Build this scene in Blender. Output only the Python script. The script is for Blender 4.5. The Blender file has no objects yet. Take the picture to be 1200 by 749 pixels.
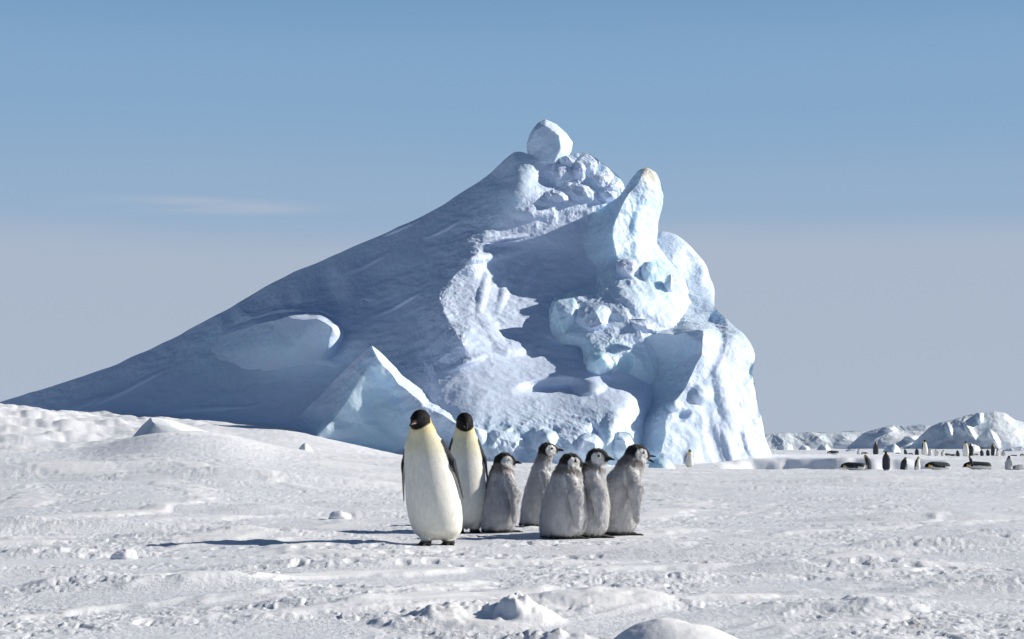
import bpy, math
import numpy as np
from mathutils import Vector
from mathutils.geometry import delaunay_2d_cdt

# ------------------------------------------------------------------ camera, sky, sun, exposure
scene = bpy.context.scene
col = scene.collection
CAM_Z = 0.78
FPX = 2000.0                      # focal length in photograph pixels (1200 wide)
TILT = math.atan2(522 - 374.5, FPX)
cam_data = bpy.data.cameras.new('camera')
cam_data.sensor_width = 36.0
cam_data.lens = FPX / 1200 * 36.0
cam_data.clip_start = 0.1
cam_data.clip_end = 60000
cam = bpy.data.objects.new('camera', cam_data)
col.objects.link(cam)
cam.location = (0, 0, CAM_Z)
cam.rotation_euler = (math.pi / 2 + TILT, 0, 0)
scene.camera = cam

SUN_EL = math.radians(26.5)
SUN_AZ = math.radians(11.0)       # measured from +X (right) towards +Y (away from the camera)
sun_data = bpy.data.lights.new('sun', 'SUN')
sun_data.energy = 5.0
sun_data.angle = math.radians(0.53)
sun_data.color = (1.0, 0.94, 0.855)
sun = bpy.data.objects.new('sun', sun_data)
col.objects.link(sun)
S = Vector((math.cos(SUN_EL) * math.cos(SUN_AZ), math.cos(SUN_EL) * math.sin(SUN_AZ), math.sin(SUN_EL)))
sun.rotation_euler = (-S).to_track_quat('-Z', 'Y').to_euler()
sun.location = (40, 8, 30)

world = bpy.data.worlds.new('World')
scene.world = world
world.use_nodes = True
wn, wl = world.node_tree.nodes, world.node_tree.links
wn.clear()
w_out = wn.new('ShaderNodeOutputWorld')
w_bg = wn.new('ShaderNodeBackground')
w_bg.inputs['Strength'].default_value = 0.05
w_sky = wn.new('ShaderNodeTexSky')
w_sky.sky_type = 'NISHITA'
w_sky.sun_disc = False
w_sky.sun_elevation = SUN_EL
w_sky.sun_rotation = math.pi / 2 - SUN_AZ
w_sky.altitude = 0
w_sky.air_density = 0.6
w_sky.dust_density = 0.2
w_sky.ozone_density = 6.0
# low haze along the whole horizon and one thin veil of cirrus, both by direction
tc = wn.new('ShaderNodeTexCoord')
sep = wn.new('ShaderNodeSeparateXYZ')
wl.new(tc.outputs['Generated'], sep.inputs[0])
hz = wn.new('ShaderNodeMapRange'); hz.interpolation_type = 'SMOOTHSTEP'
hz.inputs['From Min'].default_value = 0.20; hz.inputs['From Max'].default_value = 0.46
hz.inputs['To Min'].default_value = 0.95; hz.inputs['To Max'].default_value = 0.0
wl.new(sep.outputs['Z'], hz.inputs['Value'])
hg = wn.new('ShaderNodeValToRGB')
hg.color_ramp.interpolation = 'EASE'
hg.color_ramp.elements[0].position = 0.0; hg.color_ramp.elements[0].color = (.545, .630, .765, 1)
hg.color_ramp.elements[1].position = 0.28; hg.color_ramp.elements[1].color = (.255, .475, .765, 1)
e = hg.color_ramp.elements.new(0.110); e.color = (.530, .620, .765, 1)
e = hg.color_ramp.elements.new(0.136); e.color = (.395, .560, .775, 1)
e = hg.color_ramp.elements.new(0.200); e.color = (.310, .515, .770, 1)
# the upper edge of the haze layer wavers slightly
hn = wn.new('ShaderNodeTexNoise'); hn.inputs['Scale'].default_value = 3.0; hn.inputs['Detail'].default_value = 4
hm = wn.new('ShaderNodeMapping'); hm.inputs['Scale'].default_value = (1.0, 1.0, 8.0)
wl.new(tc.outputs['Generated'], hm.inputs[0]); wl.new(hm.outputs[0], hn.inputs['Vector'])
ha = wn.new('ShaderNodeMath'); ha.operation = 'MULTIPLY_ADD'; ha.inputs[1].default_value = .024; ha.inputs[2].default_value = -.012
wl.new(hn.outputs['Fac'], ha.inputs[0])
hb = wn.new('ShaderNodeMath'); hb.operation = 'ADD'
wl.new(ha.outputs[0], hb.inputs[0]); wl.new(sep.outputs['Z'], hb.inputs[1])
wl.new(hb.outputs[0], hg.inputs[0])
hs_ = wn.new('ShaderNodeVectorMath'); hs_.operation = 'SCALE'; hs_.inputs['Scale'].default_value = 13.9
wl.new(hg.outputs[0], hs_.inputs[0])
mixh = wn.new('ShaderNodeMix'); mixh.data_type = 'RGBA'
wl.new(hs_.outputs[0], mixh.inputs['B'])
wl.new(hz.outputs[0], mixh.inputs['Factor'])
wl.new(w_sky.outputs[0], mixh.inputs['A'])
mp = wn.new('ShaderNodeMapping'); mp.inputs['Scale'].default_value = (5.0, 5.0, 60.0)
wl.new(tc.outputs['Generated'], mp.inputs[0])
nz = wn.new('ShaderNodeTexNoise'); nz.inputs['Scale'].default_value = 1.0; nz.inputs['Detail'].default_value = 5
nz.inputs['Roughness'].default_value = 0.55
wl.new(mp.outputs[0], nz.inputs['Vector'])
cr = wn.new('ShaderNodeMapRange'); cr.interpolation_type = 'SMOOTHSTEP'
cr.inputs['From Min'].default_value = 0.34; cr.inputs['From Max'].default_value = 0.70
wl.new(nz.outputs['Fac'], cr.inputs['Value'])
sb = wn.new('ShaderNodeVectorMath'); sb.operation = 'SUBTRACT'; sb.inputs[1].default_value = (-.185, .97, .1375)
wl.new(tc.outputs['Generated'], sb.inputs[0])
ml = wn.new('ShaderNodeVectorMath'); ml.operation = 'MULTIPLY'; ml.inputs[1].default_value = (9.5, 0.0, 150.0)
wl.new(sb.outputs[0], ml.inputs[0])
ln = wn.new('ShaderNodeVectorMath'); ln.operation = 'LENGTH'
wl.new(ml.outputs[0], ln.inputs[0])
ce = wn.new('ShaderNodeMapRange'); ce.interpolation_type = 'SMOOTHSTEP'
ce.inputs['From Min'].default_value = 0.0; ce.inputs['From Max'].default_value = 1.0
ce.inputs['To Min'].default_value = 0.85; ce.inputs['To Max'].default_value = 0.0
wl.new(ln.outputs['Value'], ce.inputs['Value'])
m2 = wn.new('ShaderNodeMath'); m2.operation = 'MULTIPLY'
wl.new(cr.outputs[0], m2.inputs[0]); wl.new(ce.outputs[0], m2.inputs[1])
mixc = wn.new('ShaderNodeMix'); mixc.data_type = 'RGBA'
mixc.inputs['B'].default_value = (9.2, 9.7, 10.8, 1)
wl.new(m2.outputs[0], mixc.inputs['Factor'])
wl.new(mixh.outputs['Result'], mixc.inputs['A'])
wl.new(mixc.outputs['Result'], w_bg.inputs['Color'])
wl.new(w_bg.outputs[0], w_out.inputs[0])

scene.view_settings.view_transform = 'Standard'
scene.view_settings.look = 'None'
scene.view_settings.gamma = 1.0
scene.view_settings.use_curve_mapping = False
scene.view_settings.exposure = 0.2
scene.render.engine = 'CYCLES'
scene.render.resolution_x = 1024
scene.render.resolution_y = 639

# ------------------------------------------------------------------ numeric helpers
CT, ST = math.cos(TILT), math.sin(TILT)

def at(u, v, Y):
    """point at depth Y (metres along +Y) seen at photograph pixel u, v"""
    u = np.asarray(u, float); v = np.asarray(v, float)
    dx = (u - 600) / FPX; dy = (374.5 - v) / FPX
    ry = CT - dy * ST; rz = ST + dy * CT
    return np.stack([dx / ry * Y, Y + 0 * dx, CAM_Z + rz / ry * Y], -1)

def _h(ix, iy, iz, seed):
    h = (ix.astype(np.uint32) * np.uint32(0x8da6b343)) ^ (iy.astype(np.uint32) * np.uint32(0xd8163841)) ^ (iz.astype(np.uint32) * np.uint32(0xcb1ab31f)) ^ np.uint32((seed * 0x9e3779b1) & 0xffffffff)
    h ^= h >> np.uint32(15); h *= np.uint32(0x2c1b3c6d); h ^= h >> np.uint32(12); h *= np.uint32(0x297a2d39); h ^= h >> np.uint32(15)
    return h

_ang = np.arange(64) * (2 * math.pi / 64)
G2 = np.stack([np.cos(_ang), np.sin(_ang)], -1).astype(np.float32)
_r = np.random.RandomState(5).normal(size=(64, 3)); G3 = (_r / np.linalg.norm(_r, axis=1)[:, None]).astype(np.float32)

def noise2(x, y, seed=0):
    x = np.asarray(x, np.float64); y = np.asarray(y, np.float64)
    xi = np.floor(x); yi = np.floor(y)
    fx = (x - xi).astype(np.float32); fy = (y - yi).astype(np.float32)
    xi = xi.astype(np.int64); yi = yi.astype(np.int64); z = np.zeros_like(xi)
    sx = fx * fx * fx * (fx * (fx * 6 - 15) + 10); sy = fy * fy * fy * (fy * (fy * 6 - 15) + 10)
    def c(a, b):
        g = G2[(_h(xi + a, yi + b, z, seed) & np.uint32(63)).astype(np.int64)]
        return g[..., 0] * (fx - a) + g[..., 1] * (fy - b)
    n0 = c(0, 0); n1 = c(1, 0); n2 = c(0, 1); n3 = c(1, 1)
    a = n0 + sx * (n1 - n0); b = n2 + sx * (n3 - n2)
    return (a + sy * (b - a)) * 1.5

def noise3(p, seed=0):
    q = np.floor(p); f = (p - q).astype(np.float32); q = q.astype(np.int64)
    s = f * f * f * (f * (f * 6 - 15) + 10)
    r = 0
    for a in (0, 1):
        wx = s[:, 0] if a else 1 - s[:, 0]
        for b in (0, 1):
            wy = s[:, 1] if b else 1 - s[:, 1]
            for c in (0, 1):
                wz = s[:, 2] if c else 1 - s[:, 2]
                g = G3[(_h(q[:, 0] + a, q[:, 1] + b, q[:, 2] + c, seed) & np.uint32(63)).astype(np.int64)]
                r = r + wx * wy * wz * (g[:, 0] * (f[:, 0] - a) + g[:, 1] * (f[:, 1] - b) + g[:, 2] * (f[:, 2] - c))
    return r * 1.6

def sstep(a, b, x):
    t = np.clip((x - a) / (b - a), 0, 1)
    return t * t * (3 - 2 * t)

def mesh_from(name, V, F, smooth=True):
    """fast mesh from arrays; F is (n,3) or (n,4)"""
    V = np.ascontiguousarray(V, np.float32); F = np.ascontiguousarray(F, np.int32)
    me = bpy.data.meshes.new(name)
    k = F.shape[1]
    me.vertices.add(len(V)); me.vertices.foreach_set('co', V.ravel())
    me.loops.add(F.size); me.loops.foreach_set('vertex_index', F.ravel())
    me.polygons.add(len(F)); me.polygons.foreach_set('loop_start', np.arange(0, F.size, k, dtype=np.int32))
    me.update(calc_edges=True)
    if smooth:
        me.polygons.foreach_set('use_smooth', np.ones(len(F), bool))
    return me

def set_attr(me, name, data):
    data = np.asarray(data, np.float32)
    if data.ndim == 1:
        a = me.attributes.new(name, 'FLOAT', 'POINT'); a.data.foreach_set('value', data)
    else:
        if data.shape[1] == 3: data = np.concatenate([data, np.ones((len(data), 1), np.float32)], 1)
        a = me.attributes.new(name, 'FLOAT_COLOR', 'POINT'); a.data.foreach_set('color', np.ascontiguousarray(data).ravel())

def link(name, me, mat=None, parent=None, loc=None, rz=None):
    o = bpy.data.objects.new(name, me); col.objects.link(o)
    if mat is not None and not me.materials: me.materials.append(mat)
    if parent is not None: o.parent = parent
    if loc is not None: o.location = loc
    if rz is not None: o.rotation_euler = (0, 0, rz)
    return o

def tag(o, label=None, cat=None, group=None, kind=None):
    if label: o['label'] = label
    if cat: o['category'] = cat
    if group: o['group'] = group
    if kind: o['kind'] = kind
    return o

def normals_of(V, F):
    N = np.zeros_like(V)
    fn = np.cross(V[F[:, 1]] - V[F[:, 0]], V[F[:, 2]] - V[F[:, 0]])
    for k in range(F.shape[1]):
        for c in range(3):
            N[:, c] += np.bincount(F[:, k], fn[:, c], len(V))
    return N / (np.linalg.norm(N, axis=1)[:, None] + 1e-12)

# ------------------------------------------------------------------ materials
def new_mat(name):
    m = bpy.data.materials.new(name); m.use_nodes = True
    return m, m.node_tree.nodes, m.node_tree.links, m.node_tree.nodes['Principled BSDF']

def node_noise(n, l, vec, scale, detail=4, rough=0.55):
    t = n.new('ShaderNodeTexNoise'); t.inputs['Scale'].default_value = scale
    t.inputs['Detail'].default_value = detail; t.inputs['Roughness'].default_value = rough
    l.new(vec, t.inputs['Vector']); return t

def ramp(n, l, fac, a, b, lo=0.0, hi=1.0):
    r = n.new('ShaderNodeMapRange'); r.interpolation_type = 'SMOOTHSTEP'
    r.inputs['From Min'].default_value = a; r.inputs['From Max'].default_value = b
    r.inputs['To Min'].default_value = lo; r.inputs['To Max'].default_value = hi
    l.new(fac, r.inputs['Value']); return r.outputs[0]

def mixc_(n, l, fac, A, B):
    m = n.new('ShaderNodeMix'); m.data_type = 'RGBA'
    for s, x in (('A', A), ('B', B)):
        if isinstance(x, tuple): m.inputs[s].default_value = (*x, 1)
        else: l.new(x, m.inputs[s])
    if isinstance(fac, float): m.inputs['Factor'].default_value = fac
    else: l.new(fac, m.inputs['Factor'])
    return m.outputs['Result']

def make_snow_ground():
    m, n, l, b = new_mat('trampled_snow')
    g = n.new('ShaderNodeNewGeometry')
    n1 = node_noise(n, l, g.outputs['Position'], 2.2, 6, .65)
    c = mixc_(n, l, ramp(n, l, n1.outputs['Fac'], .35, .65), (.85, .873, .91), (.79, .817, .865))
    dr = n.new('ShaderNodeAttribute'); dr.attribute_name = 'drift'
    c = mixc_(n, l, dr.outputs['Fac'], c, (.89, .90, .915))
    # scattered dirt, feather and guano specks
    mpv = n.new('ShaderNodeMapping'); mpv.inputs['Scale'].default_value = (1.0, .55, 1.0)
    l.new(g.outputs['Position'], mpv.inputs[0])
    n2 = node_noise(n, l, mpv.outputs[0], 17, 3, .7)
    n4 = node_noise(n, l, g.outputs['Position'], 1.3, 3, .6)
    th = n.new('ShaderNodeMath'); th.operation = 'MULTIPLY'
    l.new(ramp(n, l, n2.outputs['Fac'], .655, .70), th.inputs[0]); l.new(ramp(n, l, n4.outputs['Fac'], .40, .62), th.inputs[1])
    inv = n.new('ShaderNodeMath'); inv.operation = 'MULTIPLY_ADD'; inv.inputs[1].default_value = -.8; inv.inputs[2].default_value = .8
    l.new(dr.outputs['Fac'], inv.inputs[0])
    t2 = n.new('ShaderNodeMath'); t2.operation = 'MULTIPLY'; l.new(th.outputs[0], t2.inputs[0]); l.new(inv.outputs[0], t2.inputs[1])
    c = mixc_(n, l, t2.outputs[0], c, (.30, .29, .30))
    st = n.new('ShaderNodeAttribute'); st.attribute_name = 'stain'
    sp = ramp(n, l, n2.outputs['Fac'], .5, .68)
    mm = n.new('ShaderNodeMath'); mm.operation = 'MULTIPLY'
    l.new(st.outputs['Fac'], mm.inputs[0]); l.new(sp, mm.inputs[1])
    c = mixc_(n, l, mm.outputs[0], c, (.34, .29, .22))
    l.new(c, b.inputs['Base Color'])
    b.inputs['Roughness'].default_value = .55
    b.inputs['Specular IOR Level'].default_value = .3
    n3 = node_noise(n, l, g.outputs['Position'], 34, 6, .72)
    bs = n.new('ShaderNodeMath'); bs.operation = 'MULTIPLY_ADD'; bs.inputs[1].default_value = -.4; bs.inputs[2].default_value = .55
    l.new(dr.outputs['Fac'], bs.inputs[0])
    bp = n.new('ShaderNodeBump'); bp.inputs['Distance'].default_value = .03
    l.new(bs.outputs[0], bp.inputs['Strength'])
    l.new(n3.outputs['Fac'], bp.inputs['Height']); l.new(bp.outputs[0], b.inputs['Normal'])
    return m

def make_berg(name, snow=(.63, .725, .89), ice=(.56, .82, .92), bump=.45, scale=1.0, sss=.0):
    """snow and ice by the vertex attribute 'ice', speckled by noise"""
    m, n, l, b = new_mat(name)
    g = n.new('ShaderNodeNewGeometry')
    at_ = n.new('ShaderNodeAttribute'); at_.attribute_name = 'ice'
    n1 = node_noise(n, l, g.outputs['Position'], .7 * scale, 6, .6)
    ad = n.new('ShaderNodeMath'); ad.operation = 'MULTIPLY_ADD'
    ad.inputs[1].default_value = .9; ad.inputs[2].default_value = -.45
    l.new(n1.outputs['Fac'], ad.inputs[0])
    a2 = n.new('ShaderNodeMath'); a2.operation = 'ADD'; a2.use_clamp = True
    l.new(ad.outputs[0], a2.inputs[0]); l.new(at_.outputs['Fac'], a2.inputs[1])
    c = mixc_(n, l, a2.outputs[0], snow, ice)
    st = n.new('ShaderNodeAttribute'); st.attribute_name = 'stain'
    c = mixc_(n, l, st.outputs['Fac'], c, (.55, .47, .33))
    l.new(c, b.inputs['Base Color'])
    l.new(ramp(n, l, a2.outputs[0], 0, 1, .6, .32), b.inputs['Roughness'])
    b.inputs['Specular IOR Level'].default_value = .35
    if sss:
        l.new(ramp(n, l, a2.outputs[0], .05, .9, .0, sss), b.inputs['Subsurface Weight'])
        b.inputs['Subsurface Radius'].default_value = (.35, .85, 1.2)
        b.inputs['Subsurface Scale'].default_value = 1.0
    bp = n.new('ShaderNodeBump'); bp.inputs['Strength'].default_value = bump; bp.inputs['Distance'].default_value = .12 / scale
    n3 = node_noise(n, l, g.outputs['Position'], 2.6 * scale, 7, .68)
    l.new(n3.outputs['Fac'], bp.inputs['Height']); l.new(bp.outputs[0], b.inputs['Normal'])
    return m

def make_plumage(name, sheen=0.0, rough=.6, bump=.15, scale=120, spec=.3, var=.06):
    m, n, l, b = new_mat(name)
    a = n.new('ShaderNodeAttribute'); a.attribute_name = 'plumage'
    tcn = n.new('ShaderNodeTexCoord')
    mpn = n.new('ShaderNodeMapping'); mpn.inputs['Scale'].default_value = (1, 1, .45)
    l.new(tcn.outputs['Object'], mpn.inputs[0])
    n1 = node_noise(n, l, mpn.outputs[0], scale * .25, 5, .65)
    hs = n.new('ShaderNodeHueSaturation')
    l.new(a.outputs['Color'], hs.inputs['Color'])
    l.new(ramp(n, l, n1.outputs['Fac'], .25, .75, 1 - var, 1 + var), hs.inputs['Value'])
    l.new(hs.outputs[0], b.inputs['Base Color'])
    b.inputs['Roughness'].default_value = rough
    b.inputs['Specular IOR Level'].default_value = spec
    b.inputs['Sheen Weight'].default_value = sheen
    b.inputs['Sheen Roughness'].default_value = .5
    bp = n.new('ShaderNodeBump'); bp.inputs['Strength'].default_value = bump; bp.inputs['Distance'].default_value = .01
    n2 = node_noise(n, l, mpn.outputs[0], scale, 3, .6)
    l.new(n2.outputs['Fac'], bp.inputs['Height']); l.new(bp.outputs[0], b.inputs['Normal'])
    return m

M_SNOW = make_snow_ground()
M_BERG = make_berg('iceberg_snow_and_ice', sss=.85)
M_FAR = make_berg('far_iceberg_haze_tinted_ice', snow=(.86, .90, .94), ice=(.70, .85, .94), bump=.3, scale=.35)  # paler snow and ice: air haze over the distance put into the colour
M_SLAB = make_berg('drift_snow_and_grey_ice', snow=(.84, .86, .885), ice=(.62, .72, .78), bump=.2, scale=4.0)
M_ADULT = make_plumage('adult_plumage', rough=.7, bump=.35, scale=150, spec=.15, var=.09)
M_CHICK = make_plumage('chick_down', sheen=.25, rough=.85, bump=.4, scale=90, spec=.1, var=.16)
m, n, l, b = new_mat('eye_dark'); b.inputs['Base Color'].default_value = (.012, .01, .009, 1); b.inputs['Roughness'].default_value = .15
M_EYE = m

# ------------------------------------------------------------------ ground: one displaced snow sheet out to the horizon
TU = np.array([-900, 0, 100, 200, 260, 330, 480, 600, 760, 900, 1080, 1200, 2100.])
TY = np.array([3, 9, 14, 20, 30, 45, 65, 80, 92, 104, 120, 170, 320, 3000, 20000.])
TZ = np.array([
    [0, 0, 0, 0, 0.0, 0, 0, 0, 0, 0, 0, 0, 0],
    [0, 0, 0, 0, 0.0, 0, 0, 0, 0, 0, 0, 0, 0],
    [0.02, 0, 0, 0, 0.0, 0, 0, 0, 0, 0, 0, 0, 0],
    [0.1, 0.06, 0.08, 0.09, 0.074, 0.06, 0.03, 0.01, 0, 0, 0, 0, 0],
    [0.3, 0.3, 0.36, 0.42, 0.42, 0.32, 0.13, 0.06, 0.02, 0, 0, 0, 0],
    [0.7, 0.66, 0.72, 1.14, 1.08, 0.72, 0.37, 0.22, 0.08, 0.02, 0, 0, 0],
    [0.7, 0.5, 0.5, 0.7, 0.8, 0.6, 0.25, 0.05, -0.12, -0.19, -0.2, -0.19, -0.1],
    [2.0, 2.3, 1.7, 1.3, 1.03, 0.8, 0.0, -0.3, -0.35, -0.3, -0.3, -0.32, -0.2],
    [2.5, 2.75, 2.2, 1.9, 1.684, 1.5, 0.2, -0.3, -0.35, -0.15, -0.15, -0.2, -0.1],
    [2.6, 2.85, 2.5, 2.4, 2.184, 2.0, 0.5, -0.2, -0.2, 0.0, 0.0, 0.0, 0],
    [2.6, 2.85, 2.6, 2.6, 2.438, 2.3, 1.0, 0, 0, 0.06, 0.03, 0, 0],
    [1.6, 2.3, 2.3, 2.3, 2.138, 2, 1.0, 0, 0, 0, 0, 0, 0],
    [0, 0, 0, 0, 0.0, 0, 0, 0, 0, 0, 0, 0, 0],
    [0, 0, 0, 0, 0.0, 0, 0, 0, 0, 0, 0, 0, 0],
    [0, 0, 0, 0, 0.0, 0, 0, 0, 0, 0, 0, 0, 0]], float)
LUMPS = [  # x, y, radius x, radius y, height, roughness of outline
    (.64, 6.58, .30, .30, .088, .05), (.50, 6.6, .2, .2, .03, .1),
    (-.28, 7.66, .20, .18, .048, .5), (-.14, 7.75, .12, .10, .035, .3), (-.01, 7.64, .14, .16, .060, .5), (.08, 7.6, .17, .15, .05, .3),
    (-.44, 7.5, .24, .16, .03, .6), (.20, 7.1, .16, .1, .03, .6), (.06, 7.15, .10, .08, .025, .6),
    (.45, 8.3, .55, .22, .05, .3), (.25, 8.9, .6, .2, .04, .3), (-.9, 8.2, .4, .2, .03, .3), (1.7, 8.2, .8, .3, .05, .3),
    (-1.9, 9.3, .9, .3, .05, .3), (-1.2, 11, 1.0, .3, .05, .3), (2.9, 9.7, 1.0, .3, .06, .3), (2.2, 11.2, 1.1, .3, .06, .3), (1.35, 12.6, 1.2, .35, .06, .3),
    (-2.2, 14.3, 1.2, .4, .06, .3), (3.6, 13.2, 1.4, .4, .07, .3), (-4.2, 16, 1.6, .5, .08, .3), (-2.6, 19, 2.0, .6, .09, .3), (4.5, 18, 1.9, .5, .08, .3),
    (-8.5, 30, 3.0, 1.2, .14, .2), (-4, 27, 3.2, 1, .12, .2), (3, 30, 4, 1, .12, .2), (8, 36, 4, 1, .12, .2), (-3.4, 12.3, .9, .3, .05, .3), (0.9, 10.2, .9, .25, .04, .3), (-3.0, 10.4, .8, .25, .05, .3)]
FLAT = []   # spots trodden level under the animals: x, y, radius

def hermite(xs, ys, xq):
    """smooth curve through (xs, ys[k, ...]) sampled at xq"""
    m_ = np.gradient(ys, xs, axis=0)
    i = np.clip(np.searchsorted(xs, xq) - 1, 0, len(xs) - 2)
    h = (xs[i + 1] - xs[i])[:, None]; t = ((xq - xs[i]) / (xs[i + 1] - xs[i]))[:, None]
    return (2 * t**3 - 3 * t**2 + 1) * ys[i] + (t**3 - 2 * t**2 + t) * h * m_[i] + (-2 * t**3 + 3 * t**2) * ys[i + 1] + (t**3 - t**2) * h * m_[i + 1]

_uq = np.linspace(TU[0], TU[-1], 1501); _lq = np.linspace(math.log(TY[0]), math.log(TY[-1]), 1801)
_dense = hermite(np.log(TY), hermite(TU, TZ.T, _uq).T, _lq)         # [log distance, column]

def ground_base(x, y):
    u = np.clip(600 + x / y * FPX, TU[0] + .01, TU[-1] - .01); Y = np.clip(y, TY[0] * 1.001, TY[-1] * .999)
    fu = (u - _uq[0]) / (_uq[1] - _uq[0]); fy = (np.log(Y) - _lq[0]) / (_lq[1] - _lq[0])
    iu = fu.astype(int); iy = fy.astype(int); fu = fu - iu; fy = fy - iy
    return (1 - fy) * ((1 - fu) * _dense[iy, iu] + fu * _dense[iy, iu + 1]) + fy * ((1 - fu) * _dense[iy + 1, iu] + fu * _dense[iy + 1, iu + 1])

def drift_mask(x, y):
    s_ = .80 * x + .60 * y; t_ = -.60 * x + .80 * y
    s_ = s_ + .35 * noise2(x / 1.1, y / 1.1, 61); t_ = t_ + .16 * noise2(x / .7, y / .7, 62)
    k = 1 + sstep(14, 45, y) * 1.6
    n_ = noise2(s_ / (1.9 * k), t_ / (.42 * k), 63) + .30 * noise2(s_ / .6, t_ / .2, 64) + .12 * noise2(x / .12, y / .2, 65)
    m_ = sstep(.14, .60, n_) * sstep(-.30, .20, noise2(x / 3, y / 4, 66))
    for (lx, ly, lr) in ((.62, 6.6, .40), (-.1, 7.65, .38), (.45, 8.3, .4)):
        m_ = np.maximum(m_, .95 * sstep(1, .55, np.sqrt((x - lx)**2 + (y - ly)**2) / lr))
    return m_

_rp = np.random.RandomState(12)
PRINTS = []
for _k in range(9):                      # lines of footprints wandering through the snow
    _x, _y, _a = _rp.uniform(-2.6, 3.0), _rp.uniform(7.2, 15), _rp.uniform(-.5, .5) + (math.pi if _rp.rand() < .5 else 0)
    for _i in range(14):
        _x += .17 * math.cos(_a); _y += .17 * math.sin(_a) * 1.6; _a += _rp.uniform(-.15, .15)
        _sd = .06 if _i % 2 else -.06
        PRINTS.append((_x - _sd * math.sin(_a), _y + _sd * math.cos(_a), _rp.uniform(.045, .065)))

def ground_z(x, y):
    x = np.asarray(x, float); y = np.asarray(y, float)
    z = ground_base(x, y)
    yy = y - .16 * x                     # drifts run a little aslant
    wx = x + .12 * noise2(x / .5, y / .5, 51); wy = yy + .12 * noise2(x / .5, y / .5, 52)
    far = sstep(25, 70, y)
    z = z + .050 * noise2(x / 3.4, yy / 1.9, 1) * (1 + .3 * far)
    dm = drift_mask(x, y)
    z = z + .026 * dm * (1 + .5 * far)
    s_ = .80 * x + .60 * y; t_ = -.60 * x + .80 * y
    z = z + .016 * (.3 - np.abs(noise2((s_ + .3 * noise2(x, y, 71)) / .9, (t_ + .1 * noise2(x / .5, y / .5, 72)) / .20, 73))) * sstep(-.2, .3, noise2(x / 1.7, y / 2.2, 74))     # wind-cut ridges
    trod = sstep(-.30, .30, noise2(x / 1.3, yy / .7, 4))            # trodden crust against smooth drift
    trod = (.2 + .8 * trod) * (1 - .8 * dm)
    z = z + .008 * sstep(.02, .10, noise2(wx / .40, wy / .26, 5)) * trod       # edges of thin crust plates
    z = z + .0045 * sstep(.08, .17, noise2(wx / .16, wy / .13, 6)) * trod
    z = z - .010 * sstep(.42, .62, noise2(wx / .21, wy / .17, 7)) * trod       # hollows and old prints
    z = z + .009 * np.maximum(0, noise2(x / .10, y / .10, 8) - .36) * trod      # small broken pieces
    z = z + .0035 * noise2(x / .075, y / .07, 9) * trod
    z = z + .017 * np.maximum(0, noise2(x / .042, y / .05, 10) - .34) * trod
    z = z - .028 * np.maximum(0, noise2(x / .05, y / .07, 14) - .36) * trod
    z = z + .016 * np.maximum(0, noise2(x / .022, y / .03, 18) - .30) * trod
    z = z + .020 * noise2(x / .8, yy / .5, 13) * far
    for (px_, py_, pr_) in PRINTS:
        m_ = (np.abs(x - px_) < pr_) & (np.abs(y - py_) < 2 * pr_)
        if m_.any():
            d = ((x[m_] - px_) / pr_)**2 + ((y[m_] - py_) / (1.7 * pr_))**2
            z[m_] += -.018 * np.maximum(0, 1 - d) + .003 * np.maximum(0, 1 - (d - 1.1)**2 * 12)
    # left-hand rubble field of broken sea ice
    u = 600 + x / np.maximum(y, .1) * FPX
    rub = sstep(60, 74, y) * sstep(135, 105, y) * sstep(330, 120, u)
    z = z + rub * (.40 * np.maximum(0, noise2(x / 2.6, y / 2.2, 11)) + .16 * np.abs(noise2(x / .9, y / .9, 12)))
    ub = sstep(840, 890, u) * sstep(1110, 1060, u)
    yb = y + 1.2 * noise2(x / 5, x * 0 + .5, 23) + .25 * noise2(x / 1.1, y / 1.1, 24)
    z = z - ub * .75 * sstep(76, 82, y) * sstep(96.9, 95.9, yb) + ub * .12 * sstep(95.5, 96.9, yb) * sstep(125, 112, y)
    for (lx, ly, rx, ry, hh, p) in LUMPS:
        m_ = (np.abs(x - lx) < 1.5 * rx) & (np.abs(y - ly) < 1.5 * ry)
        if not m_.any(): continue
        xm, ym = x[m_], yy[m_] if rx > .4 else y[m_]
        ly_ = ly - .16 * lx if rx > .4 else ly
        d = np.sqrt(((xm - lx) / rx)**2 + ((ym - ly_) / ry)**2)
        d = d * (1 + .5 * p * noise2(xm / (.5 * rx) + lx, ym / (.5 * max(ry, .12)), 21))
        rg = 1 + p * (.9 * noise2(xm / (.35 * rx) + lx, ym / (.35 * max(ry, .1)), 27) + .5 * noise2(xm / (.15 * rx) + lx, ym / (.15 * max(ry, .1)), 28))
        z[m_] += hh * np.maximum(0, 1 - d * d)**1.3 * (d < 1) * rg
    for (fx, fy, fr, fz) in FLAT:
        w = sstep(1.0, .45, np.sqrt((x - fx)**2 + (y - fy)**2) / fr)
        z = z * (1 - w) + w * fz
    return z

def ground_stain(x, y):
    s = sstep(.38, .62, noise2(x / .8 + 7, y / 1.1, 31)) * .35
    s = s + sstep(25, 45, y) * sstep(400, 900, 600 + x / y * FPX) * sstep(.1, .5, noise2(x / 2.5, y / 5, 32)) * .5
    for (sx, sy, r) in ((.95, 6.95, .12), (1.75, 7.4, .15), (-2.1, 8.0, .12), (1.85, 6.9, .14), (-.6, 12.2, .3), (.9, 13.2, .3), (1.55, 14.4, .3)):
        s = s + .9 * sstep(1, .2, np.sqrt(((x - sx) / r)**2 + ((y - sy) / (r * 1.3))**2))
    return np.clip(s, 0, 1)

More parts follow.
